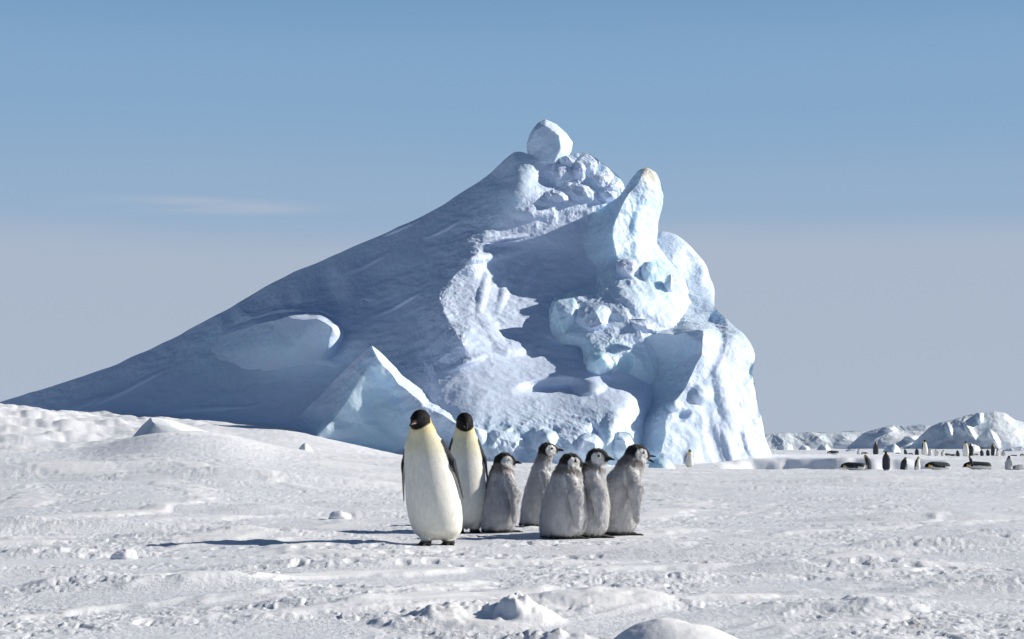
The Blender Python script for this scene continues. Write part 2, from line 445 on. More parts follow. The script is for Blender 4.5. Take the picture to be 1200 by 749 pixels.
def build_ground():
    ys = [5.4]
    while ys[-1] < 140:
        Y = ys[-1]
        if 93.5 < Y < 99.5:
            ys.append(Y + .16); continue
        ys.append(Y + Y * (.0027 + .0042 * min(max((Y - 7) / 34, 0), 1) + .005 * min(max((Y - 62) / 60, 0), 1)))
    ys = np.concatenate([np.linspace(2.2, 5.35, 22), ys, np.geomspace(150, 20000, 40)])
    us = np.concatenate([np.linspace(-1500, -140, 34), np.arange(-120, 1321, 1.85), np.linspace(1340, 2700, 34)])
    U, Y = np.meshgrid(us, ys)
    X = (U - 600) / FPX * Y
    Z = ground_z(X, Y)
    V = np.stack([X, Y, Z], -1).reshape(-1, 3)
    r, c = len(ys), len(us)
    idx = np.arange(r * c).reshape(r, c)
    F = np.stack([idx[:-1, :-1], idx[:-1, 1:], idx[1:, 1:], idx[1:, :-1]], -1).reshape(-1, 4)
    me = mesh_from('snow_ground', V, F)
    set_attr(me, 'stain', ground_stain(V[:, 0], V[:, 1]))
    set_attr(me, 'drift', drift_mask(V[:, 0], V[:, 1]))
    return link('snow_ground', me, M_SNOW)

# ------------------------------------------------------------------ relief solids: a coarse control net in space, subdivided and roughened
def subdiv(V, F, A, sharp):
    E = np.sort(np.concatenate([F[:, [0, 1]], F[:, [1, 2]], F[:, [2, 0]]]), 1)
    n = len(V)
    key = E[:, 0].astype(np.int64) * n + E[:, 1]
    uk, inv = np.unique(key, return_inverse=True)
    e0, e1 = uk // n, uk % n
    V2 = np.concatenate([V, (V[e0] + V[e1]) / 2]); A2 = np.concatenate([A, (A[e0] + A[e1]) / 2])
    m = len(F); a, b_, c = F.T; ab, bc, ca = n + inv[:m], n + inv[m:2 * m], n + inv[2 * m:]
    F2 = np.concatenate([np.stack(q, 1) for q in ((a, ab, ca), (ab, b_, bc), (ca, bc, c), (ab, bc, ca))])
    sh = np.zeros((0, 2), np.int64)
    if len(sharp):
        s = np.sort(sharp, 1); k = s[:, 0].astype(np.int64) * n + s[:, 1]
        pos = np.searchsorted(uk, k); mid = n + pos
        sh = np.concatenate([np.stack([s[:, 0], mid], 1), np.stack([mid, s[:, 1]], 1)])
    return V2, F2, A2, sh

def smooth(V, F, sharp, w):
    n = len(V)
    E = np.unique(np.sort(np.concatenate([F[:, [0, 1]], F[:, [1, 2]], F[:, [2, 0]]]), 1), axis=0)
    def avg(E):
        cnt = np.bincount(E.ravel(), minlength=n)
        s = np.stack([np.bincount(E[:, 0], V[E[:, 1], k], n) + np.bincount(E[:, 1], V[E[:, 0], k], n) for k in range(V.shape[1])], 1)
        return s / np.maximum(cnt, 1)[:, None], cnt
    a, _ = avg(E)
    out = V + w * (a - V)
    if len(sharp):
        a2, c2 = avg(sharp)
        on = c2 > 0
        two = c2 == 2
        out[on] = V[on]
        out[two] = V[two] + .5 * w * (a2[two] - V[two])
    return out

def relief(name, outline, pts, creases, mat, parent, levels=5, thick=9.0, bumps=(), amp=1.0, nscale=1.0, seed=0, stain=None, soft=.6, loc=None, jag=0.0, cjag=None):
    """outline / pts: (u, v, Y, ice, rough); creases: polylines of (u, v) that name points"""
    full = lambda p: tuple(p) if len(p) == 5 else tuple(p) + (.2, .5)[len(p) - 3:]
    outline = [full(p) for p in outline]; pts = [full(p) for p in pts]
    rj = np.random.RandomState(seed + 300)
    def broken(a, b_, j):
        """points that break the straight run a-b into an uneven edge"""
        L = math.hypot(a[0] - b_[0], a[1] - b_[1]); k = int(L / 11); res = []
        if k < 2 or j <= 0 or max(a[1], b_[1]) > 540: return res
        nx, ny = -(b_[1] - a[1]) / L, (b_[0] - a[0]) / L
        for i in range(1, k):
            t = (i + rj.uniform(-.25, .25)) / k; w = j * rj.uniform(-1, 1)
            q = [a[m] + t * (b_[m] - a[m]) for m in range(5)]
            q[0] += nx * w; q[1] += ny * w; q[2] += .12 * j * rj.uniform(-1, 1)
            res.append(tuple(q))
        return res
    if jag:
        o2 = []
        for i, p in enumerate(outline):
            o2.append(p); o2 += broken(p, outline[(i + 1) % len(outline)], jag)
        named = {(round(p[0]), round(p[1])): p for p in outline + pts}
        cr2 = []
        for line in creases:
            nl = [tuple(line[0])]
            for a, b_ in zip(line[:-1], line[1:]):
                mid = broken(named[(round(a[0]), round(a[1]))], named[(round(b_[0]), round(b_[1]))], jag if cjag is None else cjag)
                pts = pts + mid; nl += [(q[0], q[1]) for q in mid] + [tuple(b_)]
            cr2.append(nl)
        outline, creases = o2, cr2
    P = outline + pts
    no = len(outline)
    P = np.array(P, float)
    key = {(round(p[0], 3), round(p[1], 3)): i for i, p in enumerate(P)}
    ed = [(i, (i + 1) % no) for i in range(no)]
    cr = []
    for line in creases:
        ids = [key[(round(q[0], 3), round(q[1], 3))] for q in line]
        cr += list(zip(ids[:-1], ids[1:]))
    r = delaunay_2d_cdt([Vector((p[0], -p[1])) for p in P], ed + cr, [], 1, 1e-4)
    vo, eo, fo, ov, oe, _of = r
    V = np.array([(q[0], -q[1]) for q in vo]); src = [o[0] if len(o) else 0 for o in ov]
    Y = np.array([P[s, 2] for s in src]); A = np.array([P[s, 3:5] for s in src])
    bad = [i for i, o in enumerate(ov) if len(o) == 0]
    for i in bad:
        d = np.sum((P[:, :2] - V[i])**2, 1); k = np.argsort(d)[:3]; w = 1 / (d[k] + 1); w /= w.sum()
        Y[i] = (P[k, 2] * w).sum(); A[i] = (P[k, 3:5] * w[:, None]).sum(0)
    F = np.array([f for f in fo], np.int64)
    sharp = np.array([e for e, o in zip(eo, oe) if len(o)], np.int64)
    out_set = np.array([e for e, o in zip(eo, oe) if any(x < no for x in o)], np.int64)
    D = np.zeros(len(V)); D[:] = 1; D[np.unique(out_set)] = 0
    W = np.column_stack([V, Y]); A = np.column_stack([A, D])
    for k in range(levels):
        nb_ = len(W)
        outl = subdiv(W, F, A, out_set)[3]
        W, F, A, sharp = subdiv(W, F, A, sharp)
        out_set = outl
        if k == 0:
            ins = np.ones(len(W), bool); ins[np.unique(out_set)] = False
            A[ins, 2] = np.maximum(A[ins, 2], .5)
        A[np.unique(out_set), 2] = 0
        if k < 4:
            W = smooth(W, F, sharp, soft)
            A[:, :2] = smooth(A[:, :2], F, np.zeros((0, 2), int), .5)
        if k == min(2, levels - 1):
            Wb, Fb, Ab = W.copy(), F.copy(), A.copy()      # coarser copy for the unseen back
    # a vertex is on the outline when its thickness weight is 0
    for (bu, bv, ru, rv, h, ang) in bumps:
        ca, sa = math.cos(math.radians(ang)), math.sin(math.radians(ang))
        du, dv = W[:, 0] - bu, W[:, 1] - bv
        d = np.sqrt(((du * ca + dv * sa) / ru)**2 + ((-du * sa + dv * ca) / rv)**2)
        W[:, 2] -= h * np.maximum(0, 1 - d * d)**1.5 * (d < 1)
    X = at(W[:, 0], W[:, 1], W[:, 2])
    N = normals_of(X, F)
    if (N[:, 1] > 0).mean() > .5:
        F = F[:, ::-1]; N = -N
    ice, rough, D = A.T
    q = X / nscale
    w3 = np.stack([noise3(q / 2.5 + k * 17.3, seed + 90 + k) for k in range(3)], 1)
    qw = q + .5 * w3
    d_snow = .22 * noise3(q * np.array([.10, .10, .22]), seed + 10) + .10 * noise3(q * np.array([.28, .28, .6]), seed + 1) + .035 * noise3(q * np.array([1.1, 1.1, 2.2]), seed + 2) * (1 + np.clip(2 * noise3(q * .2, seed + 12), -1, 1))
    d_snow = d_snow + .16 * np.maximum(0, noise3(q / .45, seed + 13) - .28) * np.clip((rough - .12) * 4, 0, 1)
    qs = qw * np.array([1, 1, .72])
    d_ice = .42 * (.25 - np.abs(noise3(qs / 3.0, seed + 3))) + .28 * (.25 - np.abs(noise3(qs / 1.3, seed + 4))) \
        + .14 * (.25 - np.abs(noise3(qs / .6, seed + 5))) + .07 * (.25 - np.abs(noise3(q / .27, seed + 6))) - .30 * np.maximum(0, noise3(qw / 1.7, seed + 7) - .30) + .04 * noise3(q / .13, seed + 9)
    d = ((1 - rough) * (d_snow + .015 * noise3(q / .3, seed + 8)) + rough * d_ice) * amp * nscale
    d = d * (.35 + .65 * np.minimum(1, D * 5))
    X = X + N * d[:, None]
    # back of the solid: the same skin pushed away along the view distance, meeting the front at the outline
    Db = np.clip(Ab[:, 2], 0, 1)
    sh = thick * np.sqrt(Db)
    B = at(Wb[:, 0], Wb[:, 1], Wb[:, 2]) + np.stack([0 * sh, sh + .02, -.15 * sh], 1)
    NB = normals_of(B, Fb)
    if (NB[:, 1] > 0).mean() < .5: Fb = Fb[:, ::-1]
    V = np.concatenate([X, B])
    F2 = np.concatenate([F, Fb + len(X)])
    if loc is None:
        loc = (float(X[:, 0].mean()), float(X[:, 1].mean()), 0.0)
    base = np.array(loc)
    me = mesh_from(name, V - base, F2)
    cavity = np.clip(.5 - d / (.35 * amp * nscale + 1e-6), 0, 1)
    ia = np.clip(ice + rough * .35 * (cavity - .6), 0, 1)
    set_attr(me, 'ice', np.concatenate([ia, Ab[:, 0]]))
    st = np.zeros(len(X))
    if stain is not None:
        for (su, sv, sr, sa_) in stain:
            st = np.maximum(st, sa_ * sstep(1, .2, np.sqrt((W[:, 0] - su)**2 + (W[:, 1] - sv)**2) / sr * (1 + .4 * noise3(X * 2, 77))))
    set_attr(me, 'stain', np.concatenate([st, np.zeros(len(B))]))
    o = link(name, me, mat)
    if parent is not None:
        o.parent = parent
        pl = parent.location
        o.location = (base[0] - pl[0], base[1] - pl[1], base[2] - pl[2])
    else:
        o.location = loc
    return o

def slope_Y(u, v):
    return 88.6 / (1 + .85 * (u - 600) / FPX - 1.5 * (522 - v) / FPX)

def build_iceberg():
    t = bpy.data.objects.new('iceberg', None); col.objects.link(t); t.location = (2.0, 104.0, -.2)
    tag(t, 'huge iceberg with a long shaded snow slope and jagged blue ice summit behind the penguins', 'iceberg')
    sl = lambda u, v, d=0, i=.12, r=.12: (u, v, slope_Y(u, v) - d, i, r)
    # ---- the long snow slope, the terrace under the summit, the lit bowl and the apron
    outline = [sl(-160, 524), sl(-60, 492), sl(10, 468), sl(70, 450), sl(130, 430), sl(200, 398), sl(260, 366), sl(320, 331), sl(345, 318),
               sl(400, 296), sl(440, 279), sl(480, 261), sl(520, 240), sl(550, 220), (575, 203, 117.5, .2, .3), (590, 188, 116.8, .25, .3),
               (603, 177, 116.3, .25, .3), (614, 178, 115.6, .2, .2), (632, 188, 115.0, .2, .3), (649, 187, 115.2, .2, .8), (664, 183, 115.6, .2, .9),
               (680, 178, 116, .2, .9), (693, 181, 116, .2, .9), (705, 190, 116, .2, .9), (716, 199, 116, .2, .9), (728, 209, 116, .2, .9),
               (733, 222, 116, .2, .9), (745, 262, 115, .2, .5), (775, 310, 114, .2, .5), (800, 370, 112, .2, .5), (820, 420, 110, .2, .5),
               (820, 575, 106, .3, .5), (740, 575, 95, .3, .5), (600, 575, 91.2, .3, .5), (470, 575, 89.5, .2, .3), sl(320, 575), sl(100, 575), sl(-160, 575)]
    pts = [sl(60, 500), sl(150, 488), sl(240, 492), sl(320, 490), sl(200, 450), sl(130, 460), sl(290, 440), sl(340, 445), sl(420, 400), sl(390, 350),
           sl(450, 340), sl(470, 300), sl(400, 470), sl(520, 300), sl(540, 265), sl(480, 380, -.4), sl(430, 440), sl(310, 520),
           # scarp on the slope
           sl(240, 390, .3, .35, .15), sl(285, 371, 1.4, .1, .15), sl(330, 363, 2.3, .05, .15), sl(385, 367, 2.3, .05, .15), sl(398, 379, 1.8, .05, .15),
           sl(288, 366, .9, .05, .15), sl(330, 357, 1.3, .05, .15), sl(395, 358, 1.3, .05, .15), sl(430, 352, .3, .05, .15),
           sl(255, 420, .9, .6, .2), sl(320, 415, 2.0, .65, .2), sl(385, 405, 1.4, .6, .2),
           # crest between shade and bowl
           sl(560, 297, .2, .05,.4), sl(516, 338, .6, .05,.4), sl(522, 372, .8, .05,.4), sl(545, 405, .6, .05,.4), sl(505, 425, .4, .05,.4), sl(462, 437, .3, .05,.4),
           sl(468, 470, .2, .05, .2), sl(480, 500, 0, .05, .2),
           # summit dome
           (606, 198, 113.6, .25, .12), (604, 222, 112.0, .25, .12), (570, 248, 112.8, .25, .12), (578, 222, 114.0, .3, .12), (592, 248, 112.0, .25, .12), (640, 212, 115.4, .15, .2), (642, 232, 113.0, .1, .6),
           (624, 216, 113.6, .15, .12), (628, 236, 112.9, .1, .2), (680, 203, 114.8, .1, .9), (705, 213, 115, .15, .9), (660, 218, 114.6, .1, .9), (715, 228, 115, .2, .9), (690, 238, 114.2, .1, .9), (668, 238, 113.8, .1, .9),
           # terrace
           (616, 252, 112.4, .02, .5), (650, 246, 113, .02, .6), (606, 268, 112.2, .02, .4), (655, 266, 112.8, .02, .3), (570, 268, 111.6, .05, .6), (540, 285, 111.4, .05, .45),
           (600, 298, 111.6, .02, .15), (650, 300, 111.8, .02, .15), (690, 300, 111.8, .02, .15), (730, 290, 112, .1, .3),
           # bowl
           (560, 330, 107.6, .02, .3), (600, 335, 108.6, .02, .3), (632, 335, 109.0, .02, .3), (680, 330, 109.6, .02, .2), (560, 365, 104.6, .02, .3), (595, 372, 105.0, .02, .3),
           (640, 372, 105.4, .02, .15), (590, 400, 101.8, .02, .3), (640, 402, 103.4, .02, .15), (690, 400, 104, .1, .3), (740, 380, 106, .2, .3),
           # apron
           (540, 430, 98.7, .02, .14), (600, 425, 100.0, .02, .14), (650, 430, 100.6, .02, .14), (700, 430, 100.6, .05, .14), (740, 425, 102, .2, .14),
           (560, 462, 95.9, .02, .14), (620, 468, 97.0, .02, .14), (690, 466, 97.5, .02, .14), (738, 455, 98.6, .1, .14), (525, 490, 94.3, .02, .14),
           (600, 490, 94.9, .02, .14), (660, 490, 95.2, .02, .14), (715, 484, 95.8, .05, .14), (745, 470, 97.2, .1, .14),
           # broken ice front at the foot
           (560, 503, 93.5, .3, .6), (600, 505, 93.8, .3, .8), (640, 503, 94.2, .3, .8), (690, 500, 94.6, .3, .8), (735, 500, 95.2, .35, .7),
           (560, 540, 92.2, .4, .7), (620, 540, 92.3, .4, .8), (690, 540, 92.8, .4, .8), (735, 540, 94.0, .45, .7)]
    creases = [[(560, 297), (516, 338), (522, 372), (545, 405), (505, 425), (462, 437)], 
               [(240, 390), (285, 371), (330, 363), (385, 367), (398, 379)], [(288, 366), (330, 357), (395, 358), (430, 352)]]
    bumps = [(650, 455, 52, 13, -1.3, -4), (690, 452, 24, 14, .8, 0), (592, 340, 7, 34, .35, 18), (622, 322, 8, 26, .4, 18), (566, 345, 7, 34, .35, 12), (575, 385, 10, 30, .35, -30),
             (600, 408, 26, 12, .6, 0), (545, 425, 30, 7, .5, -20), (585, 520, 30, 22, .7, 20), (632, 512, 12, 14, .7, 0), (668, 518, 34, 24, .9, -15), (716, 512, 16, 34, .8, 15),
             (646, 520, 7, 14, -.7, 25), (698, 508, 8, 12, -.6, -30), (575, 300, 40, 8, .4, -10),
             (655, 207, 20, 12, .6, 30), (682, 197, 18, 12, .7, -30), (704, 207, 12, 16, .6, 40), (718, 218, 14, 8, .6, -20), (672, 225, 20, 10, .5, 20),
             (625, 250, 30, 10, .4, 0), (300, 400, 60, 30, .5, 0),
             (150, 455, 60, 4, .55, -25), (105, 470, 34, 5, .45, -20), (250, 478, 60, 3, .3, -4), (470, 268, 34, 3, .35, -24), (590, 280, 30, 3, .5, -8), (520, 270, 26, 3, .4, -26), (430, 310, 40, 4, .3, -25), (360, 420, 50, 5, .3, 10), (470, 355, 40, 4, .35, -30)]
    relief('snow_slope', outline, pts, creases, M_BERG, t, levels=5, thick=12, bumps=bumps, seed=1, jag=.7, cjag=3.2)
    S_ = slope_Y
    o = [(u, v, S_(u, v) + .25, .05, .12) for u, v in ((236, 396), (258, 381), (288, 369), (320, 362), (346, 360), (372, 362), (394, 365), (406, 376), (408, 396), (398, 418), (368, 434), (318, 440), (268, 436), (238, 420))]
    p = [(u, v, S_(u, v) - d_, i_, .15) for u, v, d_, i_ in ((262, 394, 1.4, .3), (300, 379, 3.8, .15), (340, 371, 6.2, .05), (372, 373, 7.2, .02), (389, 384, 6.6, .05), (262, 415, 1.0, .5), (300, 408, 3.0, .55), (345, 405, 4.6, .6), (384, 408, 4.0, .5), (330, 425, 2.0, .4))]
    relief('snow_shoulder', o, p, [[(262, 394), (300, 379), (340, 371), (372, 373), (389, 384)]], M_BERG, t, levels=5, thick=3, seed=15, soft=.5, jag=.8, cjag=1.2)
    # ---- block balanced on the summit
    o = [(617, 170, 115.9), (621, 157, 116.0), (630, 144, 116.3), (639, 140, 116.6), (652, 146, 117), (664, 157, 117.4), (671, 167, 117.8), (669, 178, 117.4), (661, 190, 116.6), (646, 199, 115.6), (630, 196, 115.4), (620, 186, 115.6)]
    relief('summit_block', [p + (.3, .3) for p in o], [(621, 167, 115.5, .35, .3), (627, 154, 115.5, .3, .3), (639, 147, 115.6, .2, .3), (655, 160, 115.3, .2, .3), (657, 174, 115.0, .25, .3), (649, 190, 114.8, .35, .3), (632, 190, 115.0, .4, .3), (638, 168, 115.25, .35, .3)],
           [[(652, 146), (655, 160), (657, 174), (649, 190), (646, 199)], [(627, 154), (639, 147), (655, 160)]], M_BERG, t, levels=5, thick=3.0, seed=11, amp=.9, soft=.16, jag=.8)
    # ---- pinnacle and the broken spine below it
    o = [(655, 273, 111.5), (668, 262, 111.3), (690, 251, 111), (712, 239, 110.8), (730, 225, 110.4), (738, 212, 110), (748, 200, 109.8), (757, 196, 109.8), (768, 201, 110.2), (774, 212, 110.6),
         (778, 228, 110.8), (776, 245, 110.8), (771, 262, 110.6), (769, 285, 110.5), (782, 302, 110.5), (805, 330, 110.5), (815, 370, 109.5), (830, 420, 107), (800, 470, 103), (745, 470, 102),
         (728, 440, 101), (690, 438, 100.6), (683, 425, 101), (682, 405, 102.2), (655, 405, 103.4), (641, 390, 104.4), (642, 365, 105.6), (650, 346, 106.6), (672, 341, 107), (700, 330, 107.4), (698, 314, 108.4), (675, 303, 109.4), (660, 290, 110)]
    o = [p + (.4, .55) for p in o]
    pts = [(752, 208, 108.9, .25, .3), (738, 225, 108.7, .35, .3), (724, 252, 107.8, .4, .3), (717, 275, 106.9, .4, .3), (722, 300, 106.2, .35, .4),
           (690, 275, 109.2, .55, .2), (705, 296, 107.7, .5, .3), (760, 225, 109.1, .3, .35), (755, 255, 108.9, .45, .4), (748, 280, 108.2, .35, .5), (765, 305, 108.2, .75, .5), (745, 318, 106.0, .3, .5),
           (715, 325, 105.4, .3, .5), (735, 340, 104.6, .2, .5), (770, 335, 106.2, .4, .5), (795, 350, 107.6, .4, .5), (700, 350, 105.0, .2, .5), (675, 352, 105.2, .2, .5), (662, 365, 103.6, .45, .5),
           (660, 392, 102.6, .5, .5), (690, 372, 103.2, .15, .5), (720, 370, 103.2, .1, .5), (690, 398, 101.6, .4, .5), (715, 395, 101.8, .2, .5), (750, 375, 103.0, .15, .5), (785, 385, 104, .2, .5),
           (735, 405, 101.2, .25, .5), (700, 415, 100.0, .6, .6), (715, 428, 99.6, .6, .6), (735, 420, 101.0, .8, .6), (770, 420, 102, .4, .5), (770, 445, 101.5, .4, .5)]
    push = lambda q: [(p[0], p[1], p[2] + 2.4 * float(sstep(350, 300, p[1])) + (.8 if p[0] < 700 and p[1] < 320 else 0)) + tuple(p[3:]) for p in q]
    o = push(o); pts = push(pts)
    cr = [[(748, 200), (752, 208), (738, 225), (724, 252), (717, 275), (722, 300)], [(672, 341), (675, 352), (662, 365), (660, 392)]]
    bumps = [(762, 312, 10, 16, -.6, 10), (733, 425, 12, 14, -.7, 0), (748, 262, 10, 22, .4, 15), (742, 352, 34, 16, .6, 35), (715, 362, 30, 12, .5, 20), (775, 372, 26, 12, .5, 30)]
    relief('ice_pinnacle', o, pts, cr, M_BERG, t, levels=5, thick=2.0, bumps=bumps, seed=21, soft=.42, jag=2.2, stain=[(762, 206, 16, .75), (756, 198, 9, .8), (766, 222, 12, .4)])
    # ---- single blocks that break out of the spine, the crest and the foot
    rb = np.random.RandomState(77)
    def block(cx, cy, rx, ry, Y, ang=0., ice=.2, deep=.85, rough=.85):
        k = rb.randint(7, 10); th = np.sort((np.arange(k) + rb.uniform(-.3, .3, k)) / k * 2 * math.pi)
        ca, sa = math.cos(math.radians(ang)), math.sin(math.radians(ang))
        def pt(t_, f): 
            a_, b_ = f * rx * math.cos(t_), f * ry * math.sin(t_)
            return cx + a_ * ca - b_ * sa, cy + a_ * sa + b_ * ca
        rm = .5 * (rx + ry) * Y / FPX; Y = Y + .40 * rm; ice = ice * .5
        o_ = []; i_ = []
        for t_ in th:
            f = rb.uniform(.86, 1.12); u_, v_ = pt(t_, f); o_.append((u_, v_, Y + rm * rb.uniform(-.1, .3), ice, rough))
        m_ = rb.randint(3, 5); t0_ = rb.uniform(0, 6.28)
        for j in range(m_):
            u_, v_ = pt(t0_ + j * 2 * math.pi / m_, rb.uniform(.42, .62)); i_.append((u_, v_, Y - rm * deep * rb.uniform(.7, 1.3), ice, rough))
        cr_ = [[i_[j][:2], i_[(j + 1) % m_][:2]] for j in range(m_)]
        relief('ice_block', o_, i_, cr_, M_BERG, t, levels=4, thick=rm * 1.6, seed=int(rb.randint(1000, 9000)), amp=1.0, soft=.3, nscale=.8, jag=1.5)
    for args in ((660, 206, 19, 15, 114.6, 30, .1), (684, 196, 19, 14, 115.2, -25, .1), (704, 212, 20, 11, 115, 38, .15), (680, 226, 24, 13, 114, 20, .2), (712, 228, 14, 9, 114.6, 20, .3), (652, 232, 17, 9, 113.2, 10, .1),
                 (662, 374, 20, 27, 103.2, 8, .9, .9, .4), (694, 376, 25, 23, 102.6, 12, .2, .9, .5), (703, 425, 17, 15, 99.6, 0, .9, .9, .4), (758, 322, 12, 18, 107.4, 10, .9, .8, .3), (784, 334, 7, 13, 107.4, 12, .3, .8, .3), (736, 316, 16, 15, 107.0, 15, .1, .8, .6),
                 (752, 384, 24, 11, 102.6, 12, .1, .8, .5), (749, 396, 7, 8, 101, 0, .3, .8, .4), (650, 200, 14, 9, 114.9, 20, .1, .8, .6), (666, 192, 13, 10, 115, 0, .1, .8, .6),
                 (590, 522, 30, 18, 92.8, 10, .5, .8, .4), (640, 522, 20, 19, 92.8, 0, .5, .8, .4), (688, 524, 24, 18, 93, -10, .5, .8, .4), (728, 522, 18, 20, 94, 0, .5, .8, .4)):
        block(*args)
    # ---- right-hand dome and cliff
    o = [(767, 276, 115), (776, 271, 115), (790, 274, 115), (803, 283, 115), (816, 297, 115), (829, 316, 115), (838, 339, 113.4), (836, 360, 109), (851, 373, 106), (868, 388, 104.6),
         (880, 402, 104.0), (885, 415, 103.6), (881, 437, 102.8), (887, 465, 102.2), (895, 500, 101.8), (905, 532, 101.6), (916, 575, 101.4), (850, 575, 97.0), (770, 575, 94.4), (738, 575, 96.4),
         (733, 540, 97.4), (738, 505, 99), (746, 470, 101), (752, 445, 102.6), (748, 420, 103.2), (749, 398, 102.6), (768, 391, 102), (782, 370, 110), (777, 330, 112.4), (768, 300, 113)]
    o = [p + (.18, .22) for p in o]
    pts = [(792, 392, 101.2, .2, .24), (825, 388, 100.0, .08, .24), (823, 415, 99.4, .2, .24), (806, 448, 98.6, .25, .24), (782, 485, 97.2, .25, .24), (774, 530, 95.6, .25, .24),
           (765, 425, 103.0, .4, .25), (795, 425, 101.4, .4, .25), (775, 455, 100.8, .45, .25), (756, 480, 100.0, .5, .25), (750, 520, 97.8, .45, .25),
           (800, 372, 107.5, .3, .5), (835, 378, 107, .3, .4), (795, 300, 113.2, .25, .24), (800, 335, 111.8, .4, .35), (820, 335, 112.2, .3, .25),
           (850, 400, 101.8, .08, .24), (868, 412, 102.2, .08, .24), (845, 440, 100.4, .2, .24), (868, 445, 101.3, .08, .24), (830, 480, 98.7, .12, .24), (862, 490, 99.9, .1, .24),
           (885, 500, 100.9, .08, .24), (820, 530, 97.0, .12, .24), (860, 540, 98.5, .1, .24), (892, 540, 100.2, .08, .24)]
    cy = lambda v: float(np.interp(v, [388, 415, 450, 485, 530, 575], [100.0, 99.4, 98.6, 97.6, 96.4, 95.2]))
    calm = lambda q: [(p[0], p[1], p[2] if (p[0] < 832 or p[1] < 386) else cy(p[1]) + .80 * (p[2] - cy(p[1]))) + tuple(p[3:]) for p in q]
    o = calm(o); pts = calm(pts)
    cr = [[(749, 398), (768, 391), (792, 392), (825, 388), (823, 415), (806, 448), (782, 485), (774, 530)]]
    bumps = [(798, 488, 13, 7, -.5, -25), (790, 475, 10, 8, .6, 0), (838, 415, 10, 30, -.35, 20), (852, 470, 14, 55, .35, -14), (872, 440, 10, 24, -.25, 30), (836, 520, 9, 45, -.22, -14), (812, 545, 12, 30, .3, 0),
             (880, 525, 8, 40, .25, -17), (856, 530, 8, 40, .25, -16), (822, 462, 14, 14, .6, 0), (806, 318, 16, 30, -.5, -20)]
    relief('ice_cliff', o, pts, cr, M_BERG, t, levels=5, thick=9, bumps=bumps, seed=31, soft=.45, jag=2.0)
    # ---- low ice fin in front of the slope
    o = [(240, 575, 104), (262, 526, 105.4), (290, 513, 104), (320, 504, 102.8), (350, 489, 101.2), (375, 465, 99.6), (395, 443, 98.4), (410, 428, 97.6), (424, 414, 97), (436, 405, 96.6), (444, 411, 97),
         (453, 419, 97.3), (463, 430, 97.6), (480, 446, 97.8), (500, 463, 97.6), (520, 476, 97.4), (545, 488, 97), (570, 496, 96.4), (590, 505, 95.8), (605, 522, 95), (612, 575, 94)]
    o = [p + (.03, .3) for p in o]
    pts = [(433, 430, 95.6, .5, .15), (408, 468, 94.9, .45, .15), (382, 500, 94.2, .4, .15), (358, 526, 93.6, .35, .15), (352, 560, 92.8, .3, .15), (330, 530, 97.5, .1, .1), (380, 478, 97, .12, .1),
           (446, 426, 95.5, .2, .3), (459, 437, 95.7, .1, .3), (470, 453, 95.4, .1, .3), (498, 477, 94.4, .03, .5), (528, 491, 93.6, .03, .5), (560, 506, 92.6, .2, .3),
           (448, 450, 95.6, .75, .15), (470, 490, 94.6, .6, .15), (430, 500, 94.4, .55, .15), (420, 540, 93.6, .5, .15), (500, 520, 93.7, .6, .2), (480, 550, 93.2, .55, .15), (550, 530, 92.4, .55, .25), (585, 540, 91.8, .4, .3)]
    cr = [[(436, 405), (433, 430), (408, 468), (382, 500), (358, 526), (352, 560)], [(436, 405), (446, 426), (459, 437), (470, 453), (498, 477), (528, 491), (560, 506)]]
    bumps = [(480, 490, 40, 26, .35, 20), (455, 478, 44, 30, -.35, 30), (510, 508, 40, 20, -.3, 25), (350, 512, 46, 20, .4, -20)]
    relief('ice_fin', o, pts, cr, M_BERG, t, levels=5, thick=5, bumps=bumps, seed=41, soft=.4, amp=.9, jag=2.2)
    return t

